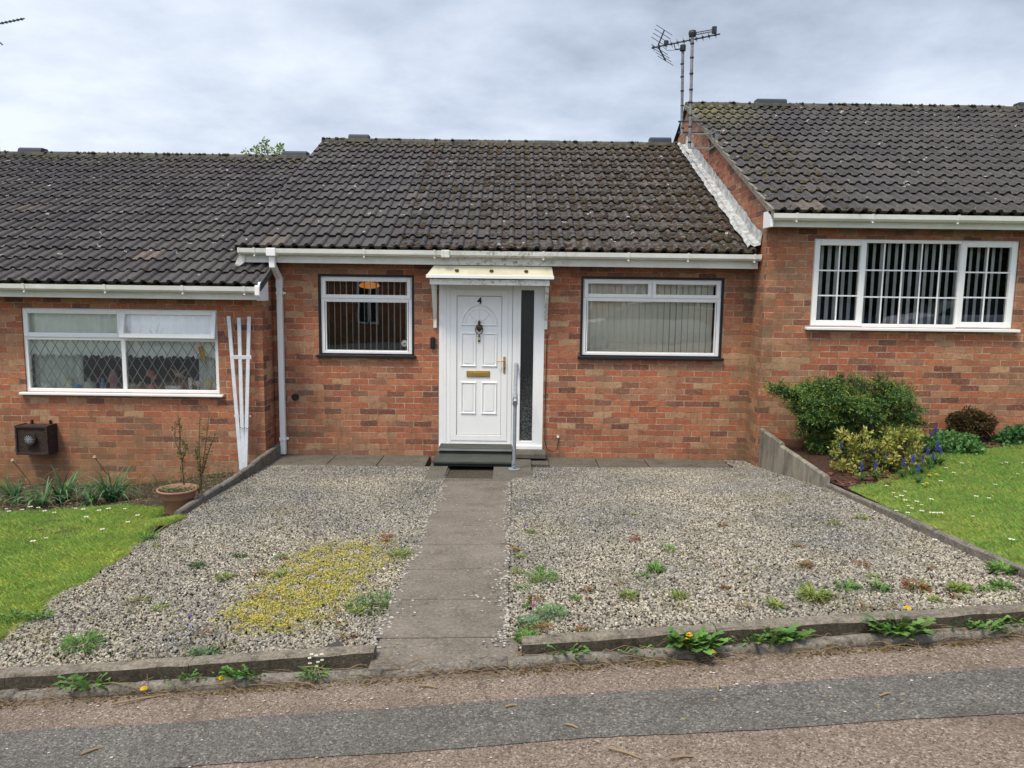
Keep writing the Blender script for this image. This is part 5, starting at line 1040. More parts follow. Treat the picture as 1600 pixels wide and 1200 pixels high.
# yellow stonecrop patch
P0 = []; CC = []
poly = [(345, 975), (370, 955), (400, 930), (425, 905), (455, 885), (480, 862), (530, 850), (600, 848), (612, 862), (590, 885), (575, 905), (545, 930), (515, 960), (470, 975), (420, 985)]
def inside(u, v):
    c_ = False; n_ = len(poly)
    for i in range(n_):
        (x1, y1), (x2, y2) = poly[i], poly[i-1]
        if (y1 > v) != (y2 > v) and u < (x2-x1)*(v-y1)/(y2-y1)+x1: c_ = not c_
    return c_
cnt = 0
while cnt < 4300:
    u, v = random.uniform(325, 640), random.uniform(830, 1000)
    if not inside(u+random.gauss(0, 20), v+random.gauss(0, 9)): continue
    x, y, z = D_(u, v)
    if math.sin(x*23+y*9)*math.sin(y*19-x*6)+.7*math.sin(x*61)*math.sin(y*57) > .25 and random.random() < .85: continue
    k = 3; yel = random.choice([(.58,.50,.08), (.50,.46,.09), (.38,.40,.08), (.62,.50,.09), (.30,.34,.08), (.50,.36,.10)]); h = random.uniform(.004, .018)
    for _ in range(k): P0.append((x+random.gauss(0, .007), y+random.gauss(0, .007), z+h)); CC.append(yel)
    cnt += 1
P0 = np.array(P0); n = len(P0); D = rand_dir(n, .4); D[:, 2] = abs(D[:, 2])*.6; V, F = leaf_np(P0, D, rand_dir(n, 1.5), rng.uniform(.008, .015, n), rng.uniform(.005, .010, n)); o = np_mesh('stonecrop', V, F, M['leaf'], CC)
tag(o, 'yellow stonecrop mat spreading over the gravel left of the path', 'ground cover', kind='stuff')
# dandelions along the kerb
def dandelion(x, y, z, n, L, label, flowers=(), flat=.5):
    o = thing('dandelion', (x, y, z), label, 'weed', 'leafy weeds along the kerb'); mb = MB()
    for k in range(n):
        t = random.uniform(0, 6.28); l = L*random.uniform(.5, 1.15); dx, dy = math.cos(t), math.sin(t); el_ = random.uniform(.7, 1.45); c = random.choice([(.11,.22,.05), (.15,.27,.06), (.08,.17,.04)]); c = tuple(q*random.uniform(.8, 1.25) for q in c)
        ox, oy = random.gauss(0, .055), random.gauss(0, .022); prev = None
        for i, u in enumerate((0, .15, .3, .42, .55, .68, .82, 1)):
            w = (.12, .2, .6, .3, .85, .45, 1.0, .05)[i]*l*.19; px2, py2 = x+ox+dx*l*u*math.cos(el_*.7), y+oy+(-abs(dy) if dy > .3 else dy)*l*u*math.cos(el_*.7); pz2 = z+l*(u*math.sin(el_)*1.1-u*u*.42)
            cur = ((px2-dy*w, py2+dx*w, pz2+w*.25), (px2, py2, pz2), (px2+dy*w, py2-dx*w, pz2+w*.25))
            if prev: mb.quad(prev[0], prev[1], cur[1], cur[0], col=c); mb.quad(prev[1], prev[2], cur[2], cur[1], col=tuple(q*1.08 for q in c))
            prev = cur
    mb.build('leaves', M['leaf'], o)
    for (fx, fy, fz) in flowers:
        mb = MB(); mb.tube([(x, y, z), ((x+fx)/2, (y+fy)/2, max(z, fz)*.5+min(z, fz)*.5+.03), (fx, fy, fz)], .0025, 5, 0, (.2,.22,.08))
        for ring, (rr_, hh, m) in enumerate(((.02, 0, 18), (.014, .004, 14), (.008, .007, 9))):
            for k in range(m):
                t = 6.283*k/m+ring; w = .003; cx_, sy_ = math.cos(t), math.sin(t)
                mb.quad((fx, fy, fz+hh), (fx+cx_*rr_*.7-sy_*w, fy+sy_*rr_*.7+cx_*w, fz+hh+.003), (fx+cx_*rr_, fy+sy_*rr_, fz+hh), (fx+cx_*rr_*.7+sy_*w, fy+sy_*rr_*.7-cx_*w, fz+hh+.003), col=(.80, .56 if ring < 2 else .48, .015))
        mb.build('flower', M['petal'], o)
    return o
def Pv(u, v): return down(u, v, lambda x, y: pz(x, y)+.02)
def fl(u, v, h=.05): x, y, z = down(u, v, lambda x, y: pz(x, y)+h); return (x, y, z)
K = [(1078, 1012, 46, .17, 'large dandelion clump with orange yellow flowers on the right kerb', [fl(1113, 1018, .04), fl(1077, 992, .12), fl(1073, 1000, .1)]), (1205, 1003, 34, .14, 'leafy dandelion without flowers on the right kerb', []), (1392, 985, 44, .15, 'dandelion clump with two yellow flowers near the right end', [fl(1423, 992, .03), fl(1436, 986, .03), fl(1418, 950, .15)]), (1530, 985, 26, .10, 'pale leafy weed at the far right of the kerb', []), (888, 1022, 14, .09, 'small leafy weed under the right kerb stone nearest the path', []), (1005, 1015, 10, .06, 'tiny weed between the small leafy weed and the large dandelion', []), (1150, 1010, 12, .06, 'tiny weed between the two big dandelions', []),
  (120, 1085, 22, .11, 'untidy weed clump with a yellow flower at the left kerb', [fl(225, 1076, .04)]), (385, 1052, 26, .10, 'sprawling weed on the left kerb with a yellow flower beside it', [fl(345, 1060, .04)]), (290, 1072, 16, .08, 'small weed among the dry twigs at the left kerb', []), (1590, 970, 18, .09, 'weed at the right end of the kerb face', [])]
for u, v, n, L, l, fs in K: x, y, z = Pv(u, v); dandelion(x, 3.56, pz(x, 0)+.03, int(n*1.8), L*.85, l, fs)
# daisies
dproto = None
def daisy(x, y, z, label, group, s=1):
    global dproto
    if dproto is None:
        o = thing('daisy', (x, y, z), label, 'flower', group); mb = MB(); mb.tube([(0, 0, 0), (0, 0, .04)], .0012, 4, 0, (.1,.2,.05))
        for k in range(12): t = k*math.pi/6; c_, s_ = math.cos(t), math.sin(t); mb.quad((c_*.003, s_*.003, .041), (c_*.01-s_*.003, s_*.01+c_*.003, .043), (c_*.013, s_*.013, .042), (c_*.01+s_*.003, s_*.01-c_*.003, .043), col=(.75,.75,.72))
        mb.lathe([(.004, .041), (.003, .044), (0, .045)], (0, 0, 0), 8, 0, (.65,.4,.03)); q = mb.build('flower', M['petal'], o, loc=(0, 0, 0)); q.matrix_parent_inverse = Matrix(); o.scale = (s,)*3; dproto = o; return o
    o = copy_tree(dproto, (x, y, z), random.uniform(0, 6), s, label); o['group'] = group; return o
for (u, v) in [(1396, 772), (1400, 778), (1408, 780), (1414, 785), (1419, 792), (1425, 796), (1440, 803), (1455, 806), (1462, 806), (1470, 806), (1414, 770), (1432, 788), (1440, 790), (1455, 785), (1442, 757), (1470, 756), (1503, 727), (1478, 733), (1565, 725), (1572, 726), (1525, 780), (1555, 760), (1400, 800), (1418, 805), (1520, 808), (1580, 850), (1460, 848), (1590, 742), (1490, 742), (1545, 781), (1385, 762), (1599, 727)]:
    x, y, z = down(u, v, lambda x, y: rz(x, y)+.045); daisy(x, y, z-.035, 'small white daisy growing in the lawn of the right bungalow', 'daisies in the right lawn', random.uniform(1.0, 1.6))
for (u, v) in [(14, 803), (35, 800), (48, 797), (70, 803), (85, 803), (60, 797), (130, 800), (155, 802), (170, 800), (10, 797), (135, 813), (52, 852), (160, 832), (200, 820), (72, 843), (215, 810), (195, 797), (118, 796)]:
    x, y, z = down(u, v, lambda x, y: lz(x, y)+.045); daisy(x, y, z-.035, 'small white daisy growing in the lawn of the left bungalow', 'daisies in the left lawn', random.uniform(1.1, 1.7))
for (u, v) in [(488, 1028), (494, 1022), (500, 1024), (497, 1034), (505, 1031), (484, 1036), (509, 1022), (491, 1041)]:
    x, y, z = down(u, v, lambda x, y: pz(x, y)+.08); daisy(x, 3.56, at(u, v, 3.56)[2]-.032, 'white daisy in the little clump on the left kerb beside the path', 'daisies on the kerb', .75)
x, y, z = Pv(495, 1047); tuft('daisy_leaves', x, 3.54, pz(x, 0)+.02, 60, .09, .05, .014, G1, 'low green leaves under the daisy clump on the kerb', 'weed')
for (u, v, l) in ((1463, 742, 'fully open yellow dandelion in the right lawn, rightmost of three'), (1452, 743, 'half open yellow dandelion in the right lawn, middle one'), (1448, 756, 'yellow dandelion in the right lawn, lowest of three')):
    x, y, z = down(u, v, lambda x, y: rz(x, y)+.05); o = dandelion(x, y, rz(x, y), 5, .06, l, [(x, y, rz(x, y)+.055)]); o['group'] = 'dandelions in the right lawn'; o.name = 'lawn_dandelion'
for (u, v, c_, l) in ((297, 975, (.2,.12,.5), 'tiny violet and white viola flower in the left gravel'), (298, 990, (.55,.5,.7), 'tiny pale viola flower below the violet one'), (833, 958, (.5,.1,.35), 'tiny pink flower in the weeds right of the path'), (820, 830, (.12,.08,.45), 'tiny violet flower in the gravel right of the path')):
    x, y, z = D_(u, v); mb = MB()
    for k in range(5): t = k*1.257; mb.quad((x, y, z+.05), (x+.012*math.cos(t-.4), y+.006, z+.05+.012*math.sin(t-.4)), (x+.017*math.cos(t), y, z+.05+.017*math.sin(t)), (x+.012*math.cos(t+.4), y+.006, z+.05+.012*math.sin(t+.4)), col=c_)
    mb.tube([(x, y+.004, z), (x, y+.004, z+.05)], .0015, 4, 0, (.1,.2,.05)); tag(mb.build('viola', M['petal']), l, 'flower')
# lawns: blades
def lawn(name, n, fx, fz, label, pal, h=(.025, .055)):
    X = []; 
    while len(X) < n:
        p = fx()
        if p: X.append(p)
    X = np.array(X); P0 = np.stack([X[:, 0], X[:, 1], np.array([fz(a, b) for a, b in X])], 1)
    a = rng.uniform(0, 6.28, n); D = np.stack([np.cos(a)*1.0, np.sin(a)*1.0, np.ones(n)], 1); H = rng.uniform(*h, n)*(1+.45*np.sin(X[:, 0]*9+np.sin(X[:, 1]*7)*2)*np.sin(X[:, 1]*12)); W = rng.uniform(.0025, .0045, n)
    patch = .5+.28*np.sin(X[:, 0]*3.1+np.sin(X[:, 1]*2.7)*1.5)*np.sin(X[:, 1]*3.7+X[:, 0])+.3*np.sin(X[:, 0]*14+np.sin(X[:, 1]*11)*2)*np.sin(X[:, 1]*17+X[:, 0]*4)-.10*(X[:, 1]-5); k = (rng.random(n) < patch*.8)
    c = np.where(k[:, None], np.array(pal[0]), np.array(pal[1]))*(1+rng.uniform(-.38, .38, (n, 1))); dry = rng.random(n) < .13; c[dry] = np.array([.32, .29, .12])
    V, F = leaf_np(P0, D, np.stack([-np.sin(a), np.cos(a), np.zeros(n)], 1), H, W*1.6, .2); o = np_mesh(name, V, F, M['grass'], c); tag(o, label, 'grass', kind='stuff')
def fl_():
    x = -2.84-random.random()**1.5*3.6; y = random.uniform(3.68, 7.12+.05*math.sin(x*6)); 
    if x > -2.88+.04*math.sin(y*5)+.03*math.sin(y*13)+random.gauss(0, .02) or (x > -3.22 and y > 6.55): return None
    return (x, y)
lawn('lawn_grass', 150000, fl_, lz, 'bright yellow green mown grass of the left front lawn', [(.56,.62,.14), (.30,.48,.10)])
def fr_():
    x = 3.06+random.random()**1.3*4.2; y = random.uniform(3.7, rbed(x)); return (x, y)
lawn('lawn_grass', 170000, fr_, rz, 'green mown grass with daisies on the right front lawn', [(.47,.54,.12), (.25,.43,.09)])
# bark chips
mb = MB()
for i in range(1500):
    x = 3.06+random.random()*4.2; y0 = rbed(x)-.15; y = random.uniform(y0, min(9.0, y0+.9)); z = rz(x, y)+.012; l = random.uniform(.015, .045); w = l*.35; t = random.uniform(0, 3.14); c_, s_ = math.cos(t), math.sin(t); k = random.uniform(.6, 1.6)
    mb.quad(*[(x+a_*c_-b_*s_, y+a_*s_+b_*c_, z+random.uniform(-.006, .012)) for a_, b_ in ((-l, -w), (l, -w*.7), (l*.9, w), (-l*.8, w*.8))], col=(.10*k, .045*k, .028*k))
tag(mb.build('bark_chips', M['moss']), 'reddish brown bark chip mulch covering the right flower bed', 'mulch', kind='stuff')
# litter and dead grass in the bed on the left and along the kerb
mb = MB()
for i in range(900):
    m_ = random.random()
    if m_ < .45: x = random.uniform(-7, -2.95); y = random.uniform(7.1, 9.05); z = lz(x, y)+.02
    else: x = random.uniform(-4, 4); y = 3.50+random.gauss(0, .035); z = pz(x, 0)+.02+.03*(y > 3.52)
    l = random.uniform(.02, .08); t = random.gauss(0, .6) if m_ > .45 else random.uniform(0, 3.14); k = random.uniform(.6, 1.3)
    mb.tube([(x-l*math.cos(t), y-l*math.sin(t), z), (x, y, z+random.uniform(0, .02)), (x+l*math.cos(t), y+l*math.sin(t), z)], .0016, 4, 0, (.20*k, .14*k, .08*k))
tag(mb.build('dead_grass', M['moss']), 'thin dry grass stalks and litter along the kerb and in the left bed', 'litter', kind='stuff')
# moss line at the kerb foot
mb = MB()
for i in range(4200):
    x = random.uniform(-4, 4.2); y = 3.485+random.gauss(0, .022)
    if math.sin(x*4.3)+math.sin(x*9.1)+random.gauss(0, .8) < .0: continue
    r = random.uniform(.003, .009); z = pz(x, 0); k = random.uniform(.6, 1.3); cc = random.choice([(.11,.065,.02), (.09,.085,.02), (.06,.035,.018)])
    mb.lathe([(r, -.002), (r*.7, r*.35), (0, r*.45)], (x, y, z), 6, 0, tuple(q*k for q in cc))
tag(mb.build('kerb_moss', M['moss']), 'brown moss line at the foot of the kerb along the pavement', 'moss', kind='stuff')
mb = MB()
for i in range(520):
    if i < 330: x = random.uniform(-2.9, 3.0); y = 3.46-abs(random.gauss(0, .28)); z = pz(x, y)+.005
    else: x = random.uniform(-.7, -.02); y = random.uniform(3.6, 8.0); z = CAMZ-interp(y, YS, GH[0.0])+.016-.018*max(0, -x/.72)
    l = random.uniform(.003, .009); t = random.uniform(0, 6.28); c = random.choice([(.45,.40,.32), (.10,.07,.05), (.30,.22,.12), (.25,.28,.09), (.55,.52,.46), (.16,.11,.07)])
    mb.quad((x-l, y, z), (x+l*.3*math.sin(t), y-l*.6, z+.001), (x+l, y+l*.4*math.cos(t), z+.002), (x-l*.2, y+l*.7, z+.001), col=c)
tag(mb.build('ground_debris', M['moss']), 'tiny chips, crumbs and leaf bits scattered on the pavement and path', 'litter', kind='stuff')
# twigs and leaves on the pavement
for (u, v, l, ang, lab) in ((980, 1178, .075, -.5, 'longest bent twig on the red tarmac near the bottom of the view'), (1068, 1183, .05, .15, 'short stick right of the longest twig'), (1122, 1073, .035, 1.3, 'small upright twig on the grey strip'), (800, 1103, .03, .3, 'tiny twig at the upper edge of the grey strip'), (147, 1172, .05, .7, 'short stick on the grey strip at the bottom left'), (225, 1092, .14, .4, 'thick dry twig lying among the weeds at the left kerb'), (670, 1073, .05, -.2, 'thin twig on the tarmac below the path'), (1385, 1085, .04, .4, 'small twig on the grey strip to the right'), (895, 1135, .03, -.5, 'pale stalk on the grey strip')):
    x, y, z = down(u, v, lambda x, y: pz(x, y)+.008); dx, dy = l*math.cos(ang), l*math.sin(ang); mb = MB(); mb.tube([(x-dx, y-dy, z+.002), (x, y+.004, z+.003), (x+dx*.8, y+dy*.8, z)], [.004, .005, .0035], 6, 0, (.26,.19,.11)); tag(mb.build('twig', M['moss']), lab, 'twig')
mb = MB(); p = [fl(487, 1019, .1), fl(505, 1010, .1), fl(532, 1006, .1), fl(538, 1012, .1), fl(545, 1014, .1)]
x0, y0, z0 = at(487, 1019, 3.72); x1, y1, z1 = at(545, 1015, 3.72); xm, _, zm = at(528, 1006, 3.74)
mb.add([(x0, 3.71, z0), (x1, 3.71, z1), (xm, 3.76, zm+.01), ((x0+xm)/2, 3.74, (z0+zm)/2+.006), (x0, 3.715, z0-.01), (x1, 3.715, z1-.01), (xm, 3.765, zm), ((x0+xm)/2, 3.745, (z0+zm)/2-.004)], [(0,1,2,3),(4,7,6,5),(0,4,5,1),(1,5,6,2),(2,6,7,3),(3,7,4,0)]); tag(mb.build('membrane_scrap', M['cable']), 'torn scrap of black weed membrane sticking up behind the left kerb', 'scrap')
# ------------------------------------------------------------------ television aerials
def yagi(o, A, B, nel, half, el_dir, mat, feed=None):
    A = Vector(A); B = Vector(B); mb = MB(); mb.tube([A, B], .011, 6); boom = mb.build('boom', mat, o); 
    mb = MB()
    for i in range(nel):
        p = A.lerp(B, (i+.3)/nel); d = Vector(el_dir)*half*(1-.25*i/nel); mb.tube([p-d, p+d], .0035, 5); mb.box(p.x-.014, p.x+.014, p.y-.014, p.y+.014, p.z-.016, p.z+.016)
    mb.build('elements', mat, o)
Ya = 12.3
a1 = thing('tv_aerial', (at(1065, 212, Ya)[0], Ya, at(1065, 212, Ya)[2]), 'shorter aerial mast with large reflector grid, left of the two on the gable', 'aerial')
mp = [at(1065, 212, Ya), at(1067, 78, Ya)]; MB().tube(mp, .022, 8).build('mast', M['alu'], a1)
mb = MB(); mb.lathe([(.03, -.04), (.045, -.03), (.045, .05), (.02, .06)], at(1067, 76, Ya), 10)
for v in (100, 120, 142, 165, 190, 200): q = at(1066, v, Ya); mb.lathe([(.026, -.012), (.03, 0), (.026, .012)], q, 8)
mb.build('clamp', M['dark'], a1)
yagi(a1, at(1018, 75, Ya), at(1125, 53, Ya-.5), 11, .10, (.35, .8, -.3), M['dark'])
mb = MB(); c_ = Vector(at(1028, 72, Ya)); t1 = Vector(at(1038, 47, Ya)); t2 = Vector(at(1040, 95, Ya)); mb.tube([t1, c_, t2], .012, 6)
for i in range(4):
    for tt in (t1, t2):
        p = c_.lerp(tt, (i+1)/4); ds = Vector(at(1012, 0, Ya))-Vector(at(1000, 6.5, Ya)) if False else Vector((.14, .10, -.04)); mb.tube([p-ds, p+ds], .0045, 5)
mb.build('reflector', M['dark'], a1)
mb = MB(); mb.tube([at(1067, 76, Ya), at(1055, 77, Ya-.1), at(1053, 68, Ya-.1)], .008, 6); q = at(1041, 67, Ya-.1); mb.lathe([(0, -.035), (.035, -.03), (.035, .03), (0, .035)], q, 8); mb.tube([at(1036, 73, Ya), at(1042, 79, Ya), at(1055, 78, Ya), at(1064, 78, Ya)], .004, 5); mb.build('dipole_box', M['dark'], a1)
Yb = 11.7; a2 = thing('tv_aerial', at(1078, 232, Yb), 'taller aerial mast with small slim antenna bracketed to the gable', 'aerial')
MB().tube([at(1077.5, 232, Yb), at(1082, 52, Yb)], .022, 8).build('mast', M['alu'], a2)
mb = MB()
for v in (68, 90, 115, 140, 160, 180, 198, 222): q = at(1082-(v-52)*.025, v, Yb); mb.lathe([(.026, -.014), (.031, 0), (.026, .014)], q, 8)
q = at(1082, 52, Yb); mb.lathe([(.05, -.045), (.06, 0), (.05, .035), (0, .04)], q, 8); mb.build('clamp', M['dark'], a2)
A_, B_ = Vector(at(1083, 53, Yb)), Vector(at(1116, 47, Yb)); mb = MB(); mb.tube([A_+Vector((0, 0, .012)), B_+Vector((0, 0, .012))], .006, 6); mb.tube([A_-Vector((0, 0, .018)), B_-Vector((0, 0, .018))], .006, 6)
for i in range(9): p = A_.lerp(B_, (i+.5)/9); mb.tube([p-Vector((0, .06, 0)), p+Vector((0, .06, 0))], .003, 4)
q = at(1116, 47, Yb); mb.box(q[0]-.03, q[0]+.03, q[1]-.03, q[1]+.03, q[2]-.045, q[2]+.045); mb.build('antenna_head', M['dark'], a2)
zb1, zb2 = at(1080, 209, Yb)[2], at(1080, 231, Yb)[2]; xm = at(1078, 220, Yb)[0]; mb = MB()
for z in (zb1, zb2): mb.bar((xm, Yb, z), (2.93, Yb, z), .02, .02); mb.bar((2.90, Yb-.25, z), (2.90, Yb+.25, z), .03, .02)
mb.bar((2.905, Yb-.22, zb1), (2.905, Yb-.22, zb2), .04, .02); mb.bar((2.905, Yb+.2, zb1), (2.905, Yb+.2, zb2), .04, .02); mb.build('wall_bracket', M['alu'], a2)
# second mast bracket
q = at(1065, 190, Ya); mb = MB()
for v in (190, 207): q = at(1065, v, Ya); mb.bar((q[0]-.05, Ya, q[2]), (2.93, Ya, q[2]), .03, .02)
mb.build('wall_bracket', M['dark'], a1)
Yc = 13.3; pL = at(-14, 60, Yc); a3 = thing('tv_aerial', (pL[0], Yc, 4.2), 'aerial tip reaching in at the top left corner of the view', 'aerial')
MB().tube([(pL[0], Yc, 4.2), (pL[0], Yc, pL[2]+.5)], .022, 8).build('mast', M['alu'], a3); yagi(a3, at(-40, 45, Yc), at(38, 29, Yc), 13, .12, (.25, .6, .35), M['dark'])
mb = MB()
for u, v in ((-22, 18), (0, 70)): mb.tube([at(-28, 42, Yc), at(u+4, v, Yc)], .012, 6)
mb.build('reflector', M['dark'], a3)
# ------------------------------------------------------------------ tree behind the left roof
def tree(name, x, y, z0, h, cr, label, pal, nleaf=9000, seed=1, crown0=.45, cat='tree', leaf=.06, bare=False, group=None):
    rd = random.Random(seed); o = thing(name, (x, y, z0), label, cat, group); tb = MB(); tips = []
    def grow(p, d, l, r, dep):
        p = Vector(p); d = Vector(d).normalized(); q = p+d*l; m_ = p+d*l*.5+Vector((rd.uniform(-1, 1), rd.uniform(-1, 1), 0))*l*.06
        tb.tube([p, m_, q], [r, r*.85, r*.68], 7 if dep < 2 else 5)
        if dep >= (5 if bare else 4): tips.append(q); return
        tips.append(q) if dep > 2 else None
        for k in range(3 if dep else 4):
            nd = d*.75+Vector((rd.uniform(-1, 1), rd.uniform(-1, 1), rd.uniform(-.2, .8)))*.75; grow(q, nd, l*rd.uniform(.6, .82), r*.6, dep+1)
    grow((x, y, z0), (0, 0, 1), h*.32, h*.03, 0); tb.build('trunk', M['bark'], o)
    if nleaf:
        T = np.array([tuple(t) for t in tips]); i = rng.integers(len(T), size=nleaf); P0 = T[i]+rng.normal(size=(nleaf, 3))*cr*.10; D = rand_dir(nleaf)
        V, F = leaf_np(P0, D, rand_dir(nleaf, 1), rng.uniform(.7, 1.3, nleaf)*leaf, rng.uniform(.5, .8, nleaf)*leaf, .2); np_mesh('crown', V, F, M['leaf'], cols(nleaf, pal), o)
    return o
tb = thing('tree', (-6.3, 19, -1), 'leafy tree top just showing over the ridge of the left roof', 'tree')
mb = MB(); top = []
bx = at(415, 236, 19); mb.tube([(bx[0], 19, -1), (bx[0]+.1, 19, 2), (bx[0], 19, 4.2)], [.14, .11, .06], 8)
for (u, v) in ((398, 236), (404, 232), (412, 228), (414, 222), (418, 232), (437, 231), (440, 237), (425, 237), (432, 238), (408, 238), (384, 238)):
    p = at(u, v, 19+random.uniform(-.3, .3)); mb.tube([(bx[0], 19, 3.9), ((bx[0]+p[0])/2+.1, 19, (3.9+p[2])/2), p], [.03, .018, .006], 5); top.append((*p, .07))
mb.build('trunk', M['bark'], tb)
for i in range(60): top.append((bx[0]+random.gauss(0, .6), 19+random.gauss(0, .5), 4.1+random.gauss(0, .5), .25))
top = [t for t in top if t[3] < .2 or t[2] < 4.6]
clump_plant('t', tb, top, 20, .075, .05, [(.16,.26,.04), (.22,.30,.05), (.10,.18,.03)], .3, part='crown')
# ------------------------------------------------------------------ across the street (mirrored in the panes)
oh = thing('opposite_bungalow', (1, -19, .2), 'brick bungalow across the street behind the viewer', 'house')
mb = MB(); hl = [(-16, -14, 1.2, 2.4), (-12, -9.5, 1.2, 2.4), (-7.6, -6.6, .3, 2.4), (-4.5, -2.2, 1.2, 2.4), (-.9, .2, 1.2, 2.4), (1.6, 3.9, 1.2, 2.4), (5.4, 6.4, .3, 2.4), (8, 10.3, 1.2, 2.4)]
mb.quad((-18, -19, -1.5), (13, -19, -1.5), (13, -19, 2.9), (-18, -19, 2.9)); mb.quad((-18, -27, -1.5), (-18, -19, -1.5), (-18, -19, 2.9), (-18, -27, 2.9)); mb.quad((13, -27, -.5), (13, -19, -.5), (13, -19, 2.9), (13, -27, 2.9)); mb.build('wall', M['brick'], oh)
mb = MB(); mb.quad((-18.3, -18.7, 2.85), (13.3, -18.7, 2.85), (13.3, -23, 4.9), (-18.3, -23, 4.9)); mb.quad((-18.3, -27.3, 2.85), (13.3, -27.3, 2.85), (13.3, -23, 4.9), (-18.3, -23, 4.9)); mb.build('roof', M['tile'], oh)
for a, b, c, d in hl:
    mb = MB(); frame_rect(mb, a, b, c, d, -18.99, -18.93, .09); mb.box((a+b)/2-.05, (a+b)/2+.05, -18.98, -18.93, c, d); f = mb.build('window', M['upvc'], oh); MB().box(a+.09, b-.09, -18.985, -18.96, c+.09, d-.09).build('pane', M['under'], f)
MB().box(-18.3, 13.3, -18.75, -18.7, 2.7, 2.87).build('fascia', M['fascia'], oh)
def car(x, y, label, col, rot=0):
    o = thing('parked_car', (x, y, roadz(x, y)), label, 'car', 'cars parked across the street', rot)
    sec = [(-2.1, .35, .62, .72), (-1.95, .25, .82, .82), (-1.2, .22, .92, .86), (-.3, .22, .96, .87), (.9, .22, .97, .87), (1.7, .24, .95, .85), (2.05, .3, .7, .75)]
    mb = MB(); vs = [];
    for sx, z0, z1, hw in sec: vs += [(sx, -hw, z0), (sx, -hw-.03, (z0+z1)/2), (sx, -hw+.06, z1), (sx, hw-.06, z1), (sx, hw+.03, (z0+z1)/2), (sx, hw, z0)]
    n = len(sec); fs = [(i*6+k, i*6+(k+1)%6, (i+1)*6+(k+1)%6, (i+1)*6+k) for i in range(n-1) for k in range(6)]+[tuple(range(6)), tuple((n-1)*6+k for k in range(6))]
    mb.add(vs, fs); paint = plain('car_paint', col, .25, .03); q = mb.build('body', paint, o, smooth=False, bevel=.04, loc=(0, 0, 0)); q.matrix_parent_inverse = Matrix()
    cb = [(-1.15, .93, .80), (-.35, 1.42, .62), (.25, 1.47, .62), (1.0, 1.42, .6), (1.75, .95, .78)]; vs = []
    for sx, z1, hw in cb: vs += [(sx, -hw, z1), (sx, hw, z1)]
    for sx, z1, hw in cb[1:4]: pass
    base = [(-1.2, .92, .82), (1.8, .94, .8)]; vv = vs+[(-1.2, -.82, .9), (-1.2, .82, .9), (1.8, -.8, .9), (1.8, .8, .9)]
    fs = [(i*2, i*2+1, i*2+3, i*2+2) for i in range(4)]+[(0, 2, 4, 6, 8, 12, 10), (1, 11, 13, 9, 7, 5, 3)]
    q = MB().add(vv, fs).build('window_band', plain('car_glass', (.02,.025,.03), .08), o, loc=(0, 0, 0)); q.matrix_parent_inverse = Matrix()
    q = MB().add([(-.42, -.61, 1.43), (-.42, .61, 1.43), (.25, .61, 1.485), (.25, -.61, 1.485), (1.02, .6, 1.43), (1.02, -.6, 1.43)], [(0,1,2,3),(3,2,4,5)]).build('roof_panel', paint, o, loc=(0, 0, 0)); q.matrix_parent_inverse = Matrix()
    for wx in (-1.3, 1.3):
        for s in (-1, 1):
            w = MB().tube([(wx, s*.68, .31), (wx, s*.86, .31)], .31, 20).build('wheel', M['under'], o, loc=(0, 0, 0)); w.matrix_parent_inverse = Matrix()
            r_ = MB().tube([(wx, s*.86, .31), (wx, s*.875, .31)], .2, 14).build('rim', M['galv'], w, loc=(0, 0, 0)); r_.matrix_parent_inverse = Matrix()
    return o
car(13.6, -5.2, 'silver grey car parked across the street to the right', (.35,.38,.42)); car(8.9, -5.2, 'dark blue car parked across the street between the other two', (.05,.07,.12)); car(4.0, -5.2, 'pale beige car parked across the street opposite the door', (.5,.48,.42))
for i, (x, y, h, l) in enumerate(((-12, -9, 9, 'bare limbed tree across the street, leftmost'), (-9, -12, 10, 'bare limbed tree across the street, second from left'), (-15, -14, 10, 'bare limbed tree across the street, furthest back'))):
    tree('street_tree', x, y, -1, h, 2, l, None, 0, i+5, bare=True)
he = thing('tall_hedge', (16, -12.5, .2), 'tall dense dark green hedge across the street on the right', 'hedge')
mb = MB(); mb.box(9.4, 24, -13.2, -11.8, -.5, 4.6); mb.build('inner_growth', plain('hedge_core', (.012,.022,.01), .95), he)
n = 42000; P0 = np.stack([rng.uniform(9, 24.5, n), rng.choice([-11.7, -13.3], n)+rng.normal(size=n)*.18, rng.uniform(-.3, 4.7, n)], 1); k = rng.random(n) < .25; P0[k, 2] = 4.7+rng.normal(size=k.sum())*.2; P0[k, 1] = rng.uniform(-13.3, -11.7, k.sum())
D = rand_dir(n, .3); V, F = leaf_np(P0, D, rand_dir(n, 1), rng.uniform(.12, .24, n), rng.uniform(.07, .12, n)); np_mesh('foliage', V, F, M['leaf'], cols(n, [(.03,.06,.02), (.05,.09,.03), (.04,.07,.025)]), he)
